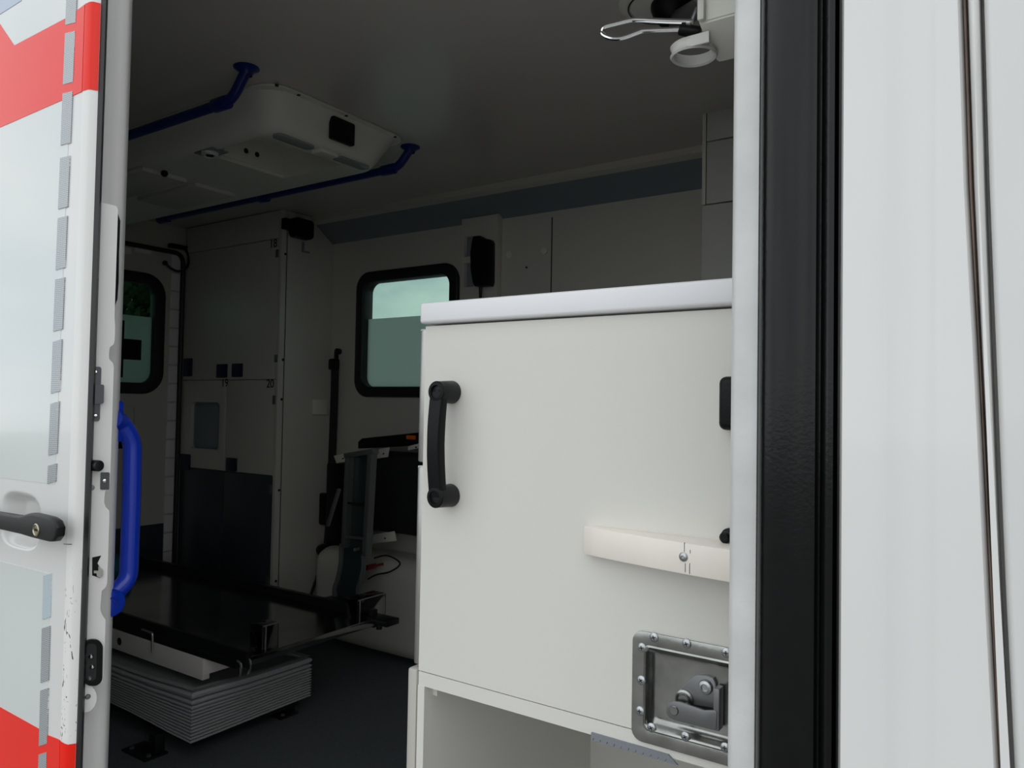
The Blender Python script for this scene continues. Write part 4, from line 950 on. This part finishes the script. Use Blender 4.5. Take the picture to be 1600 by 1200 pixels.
bar2(along(542, 712), along(587, 705), .018, .032, 'top_cross_bar', 'grey_metal')
bar2(along(541, 785), along(577, 790), .008, .022, 'cross_bar', 'black_metal')
bar2(along(540, 838), along(574, 842), .008, .022, 'cross_bar', 'grey_metal')
p = along(564, 857); MB().cyl((p.x, AY-.03, p.z), (p.x, AY-.01, p.z), .006, seg=10).build('pin', 'alu', ua)
bar2(along(530, 764), along(512, 822), .010, .014, 'strut', 'grey_metal')
b = MB()
lowL = smooth_path([along(534, 850), along(533, 880), along(528, 905), along(523, 920), along(524, 938)], 5)
lowR = smooth_path([along(568, 866), along(568, 885), along(564, 905), along(560, 920), along(561, 938)], 5)
MB().tube(lowL, .009, seg=8).build('curved_rail', 'grey_metal', ua); MB().tube(lowR, .009, seg=8).build('curved_rail', 'grey_metal', ua)
bm = b.bm; vs = [(bm.verts.new(a+Vector((0, .006, 0))), bm.verts.new(c+Vector((0, .006, 0)))) for a, c in zip(lowL, lowR)]
for A, B in zip(vs, vs[1:]): bm.faces.new((A[0], A[1], B[1], B[0]))
r = bmesh.ops.extrude_face_region(bm, geom=list(bm.faces)); bmesh.ops.translate(bm, vec=(0, .004, 0), verts=[g for g in r['geom'] if isinstance(g, bmesh.types.BMVert)])
bmesh.ops.recalc_face_normals(bm, faces=bm.faces); b.build('curved_web', 'web_dark', ua)
p0 = along(520, 945); p1 = along(566, 930)
MB().box(p0.x-.01, p1.x+.01, AY-.06, AY+.03, SZ-.03, SZ-.005, bev=.003).build('arm_base', 'black_metal', ua)
# teal pouch on the platform behind the blue handle
p = P(180, 885, Z=SZ+.030)
tp = MB(); tp.sphere((p.x, p.y, SZ+.031), .062, (1.1, .9, .75))
tag(tp.build('teal_pouch', 'teal_fabric'), 'teal cloth pouch on the platform behind the blue grab handle', 'pouch')

# ================================================================ OUTSIDE: trees behind the vehicle
def tree(x, y, h_, r_, label, seed):
    rnd = random.Random(seed)
    t_ = thing('leafy_tree', label, 'tree', (x, y, -ZC), 'trees behind the vehicle')
    MB().tube([(x, y, -ZC), (x+.05, y, -ZC+h_*.25), (x, y+.1, -ZC+h_*.6)], .2, rs=[.22, .16, .08], seg=10).build('trunk', 'bark', t_)
    V, Fc = [], []
    for i in range(9000):
        d = Vector((rnd.gauss(0, 1), rnd.gauss(0, 1), rnd.gauss(0, 1))).normalized()*(rnd.random()**.4)
        c_ = Vector((x, y, ZC*0 + h_*.55)) + Vector((d.x*r_, d.y*r_, d.z*h_*.42))
        u = Vector((rnd.gauss(0, 1), rnd.gauss(0, 1), rnd.gauss(0, 1))).normalized(); v_ = u.orthogonal().normalized(); s_ = .045+rnd.random()*.05
        k = len(V); V += [c_-u*s_, c_+v_*s_*.6, c_+u*s_, c_-v_*s_*.6]; Fc.append((k, k+1, k+2, k+3))
    me = bpy.data.meshes.new('crown'); me.from_pydata(V, [], Fc); me.materials.append(MATS['leaf'])
    o = bpy.data.objects.new('crown', me); COL.objects.link(o); o.parent = t_; o.matrix_parent_inverse = root_m(t_).inverted()
tree(-10.5, 6.2, 5.2, 2.0, 'dark green tree seen through the rear door window, nearest one', 1)
tree(-17.5, 9.0, 6.5, 3.0, 'dark green tree standing farther back beyond the rear window', 2)
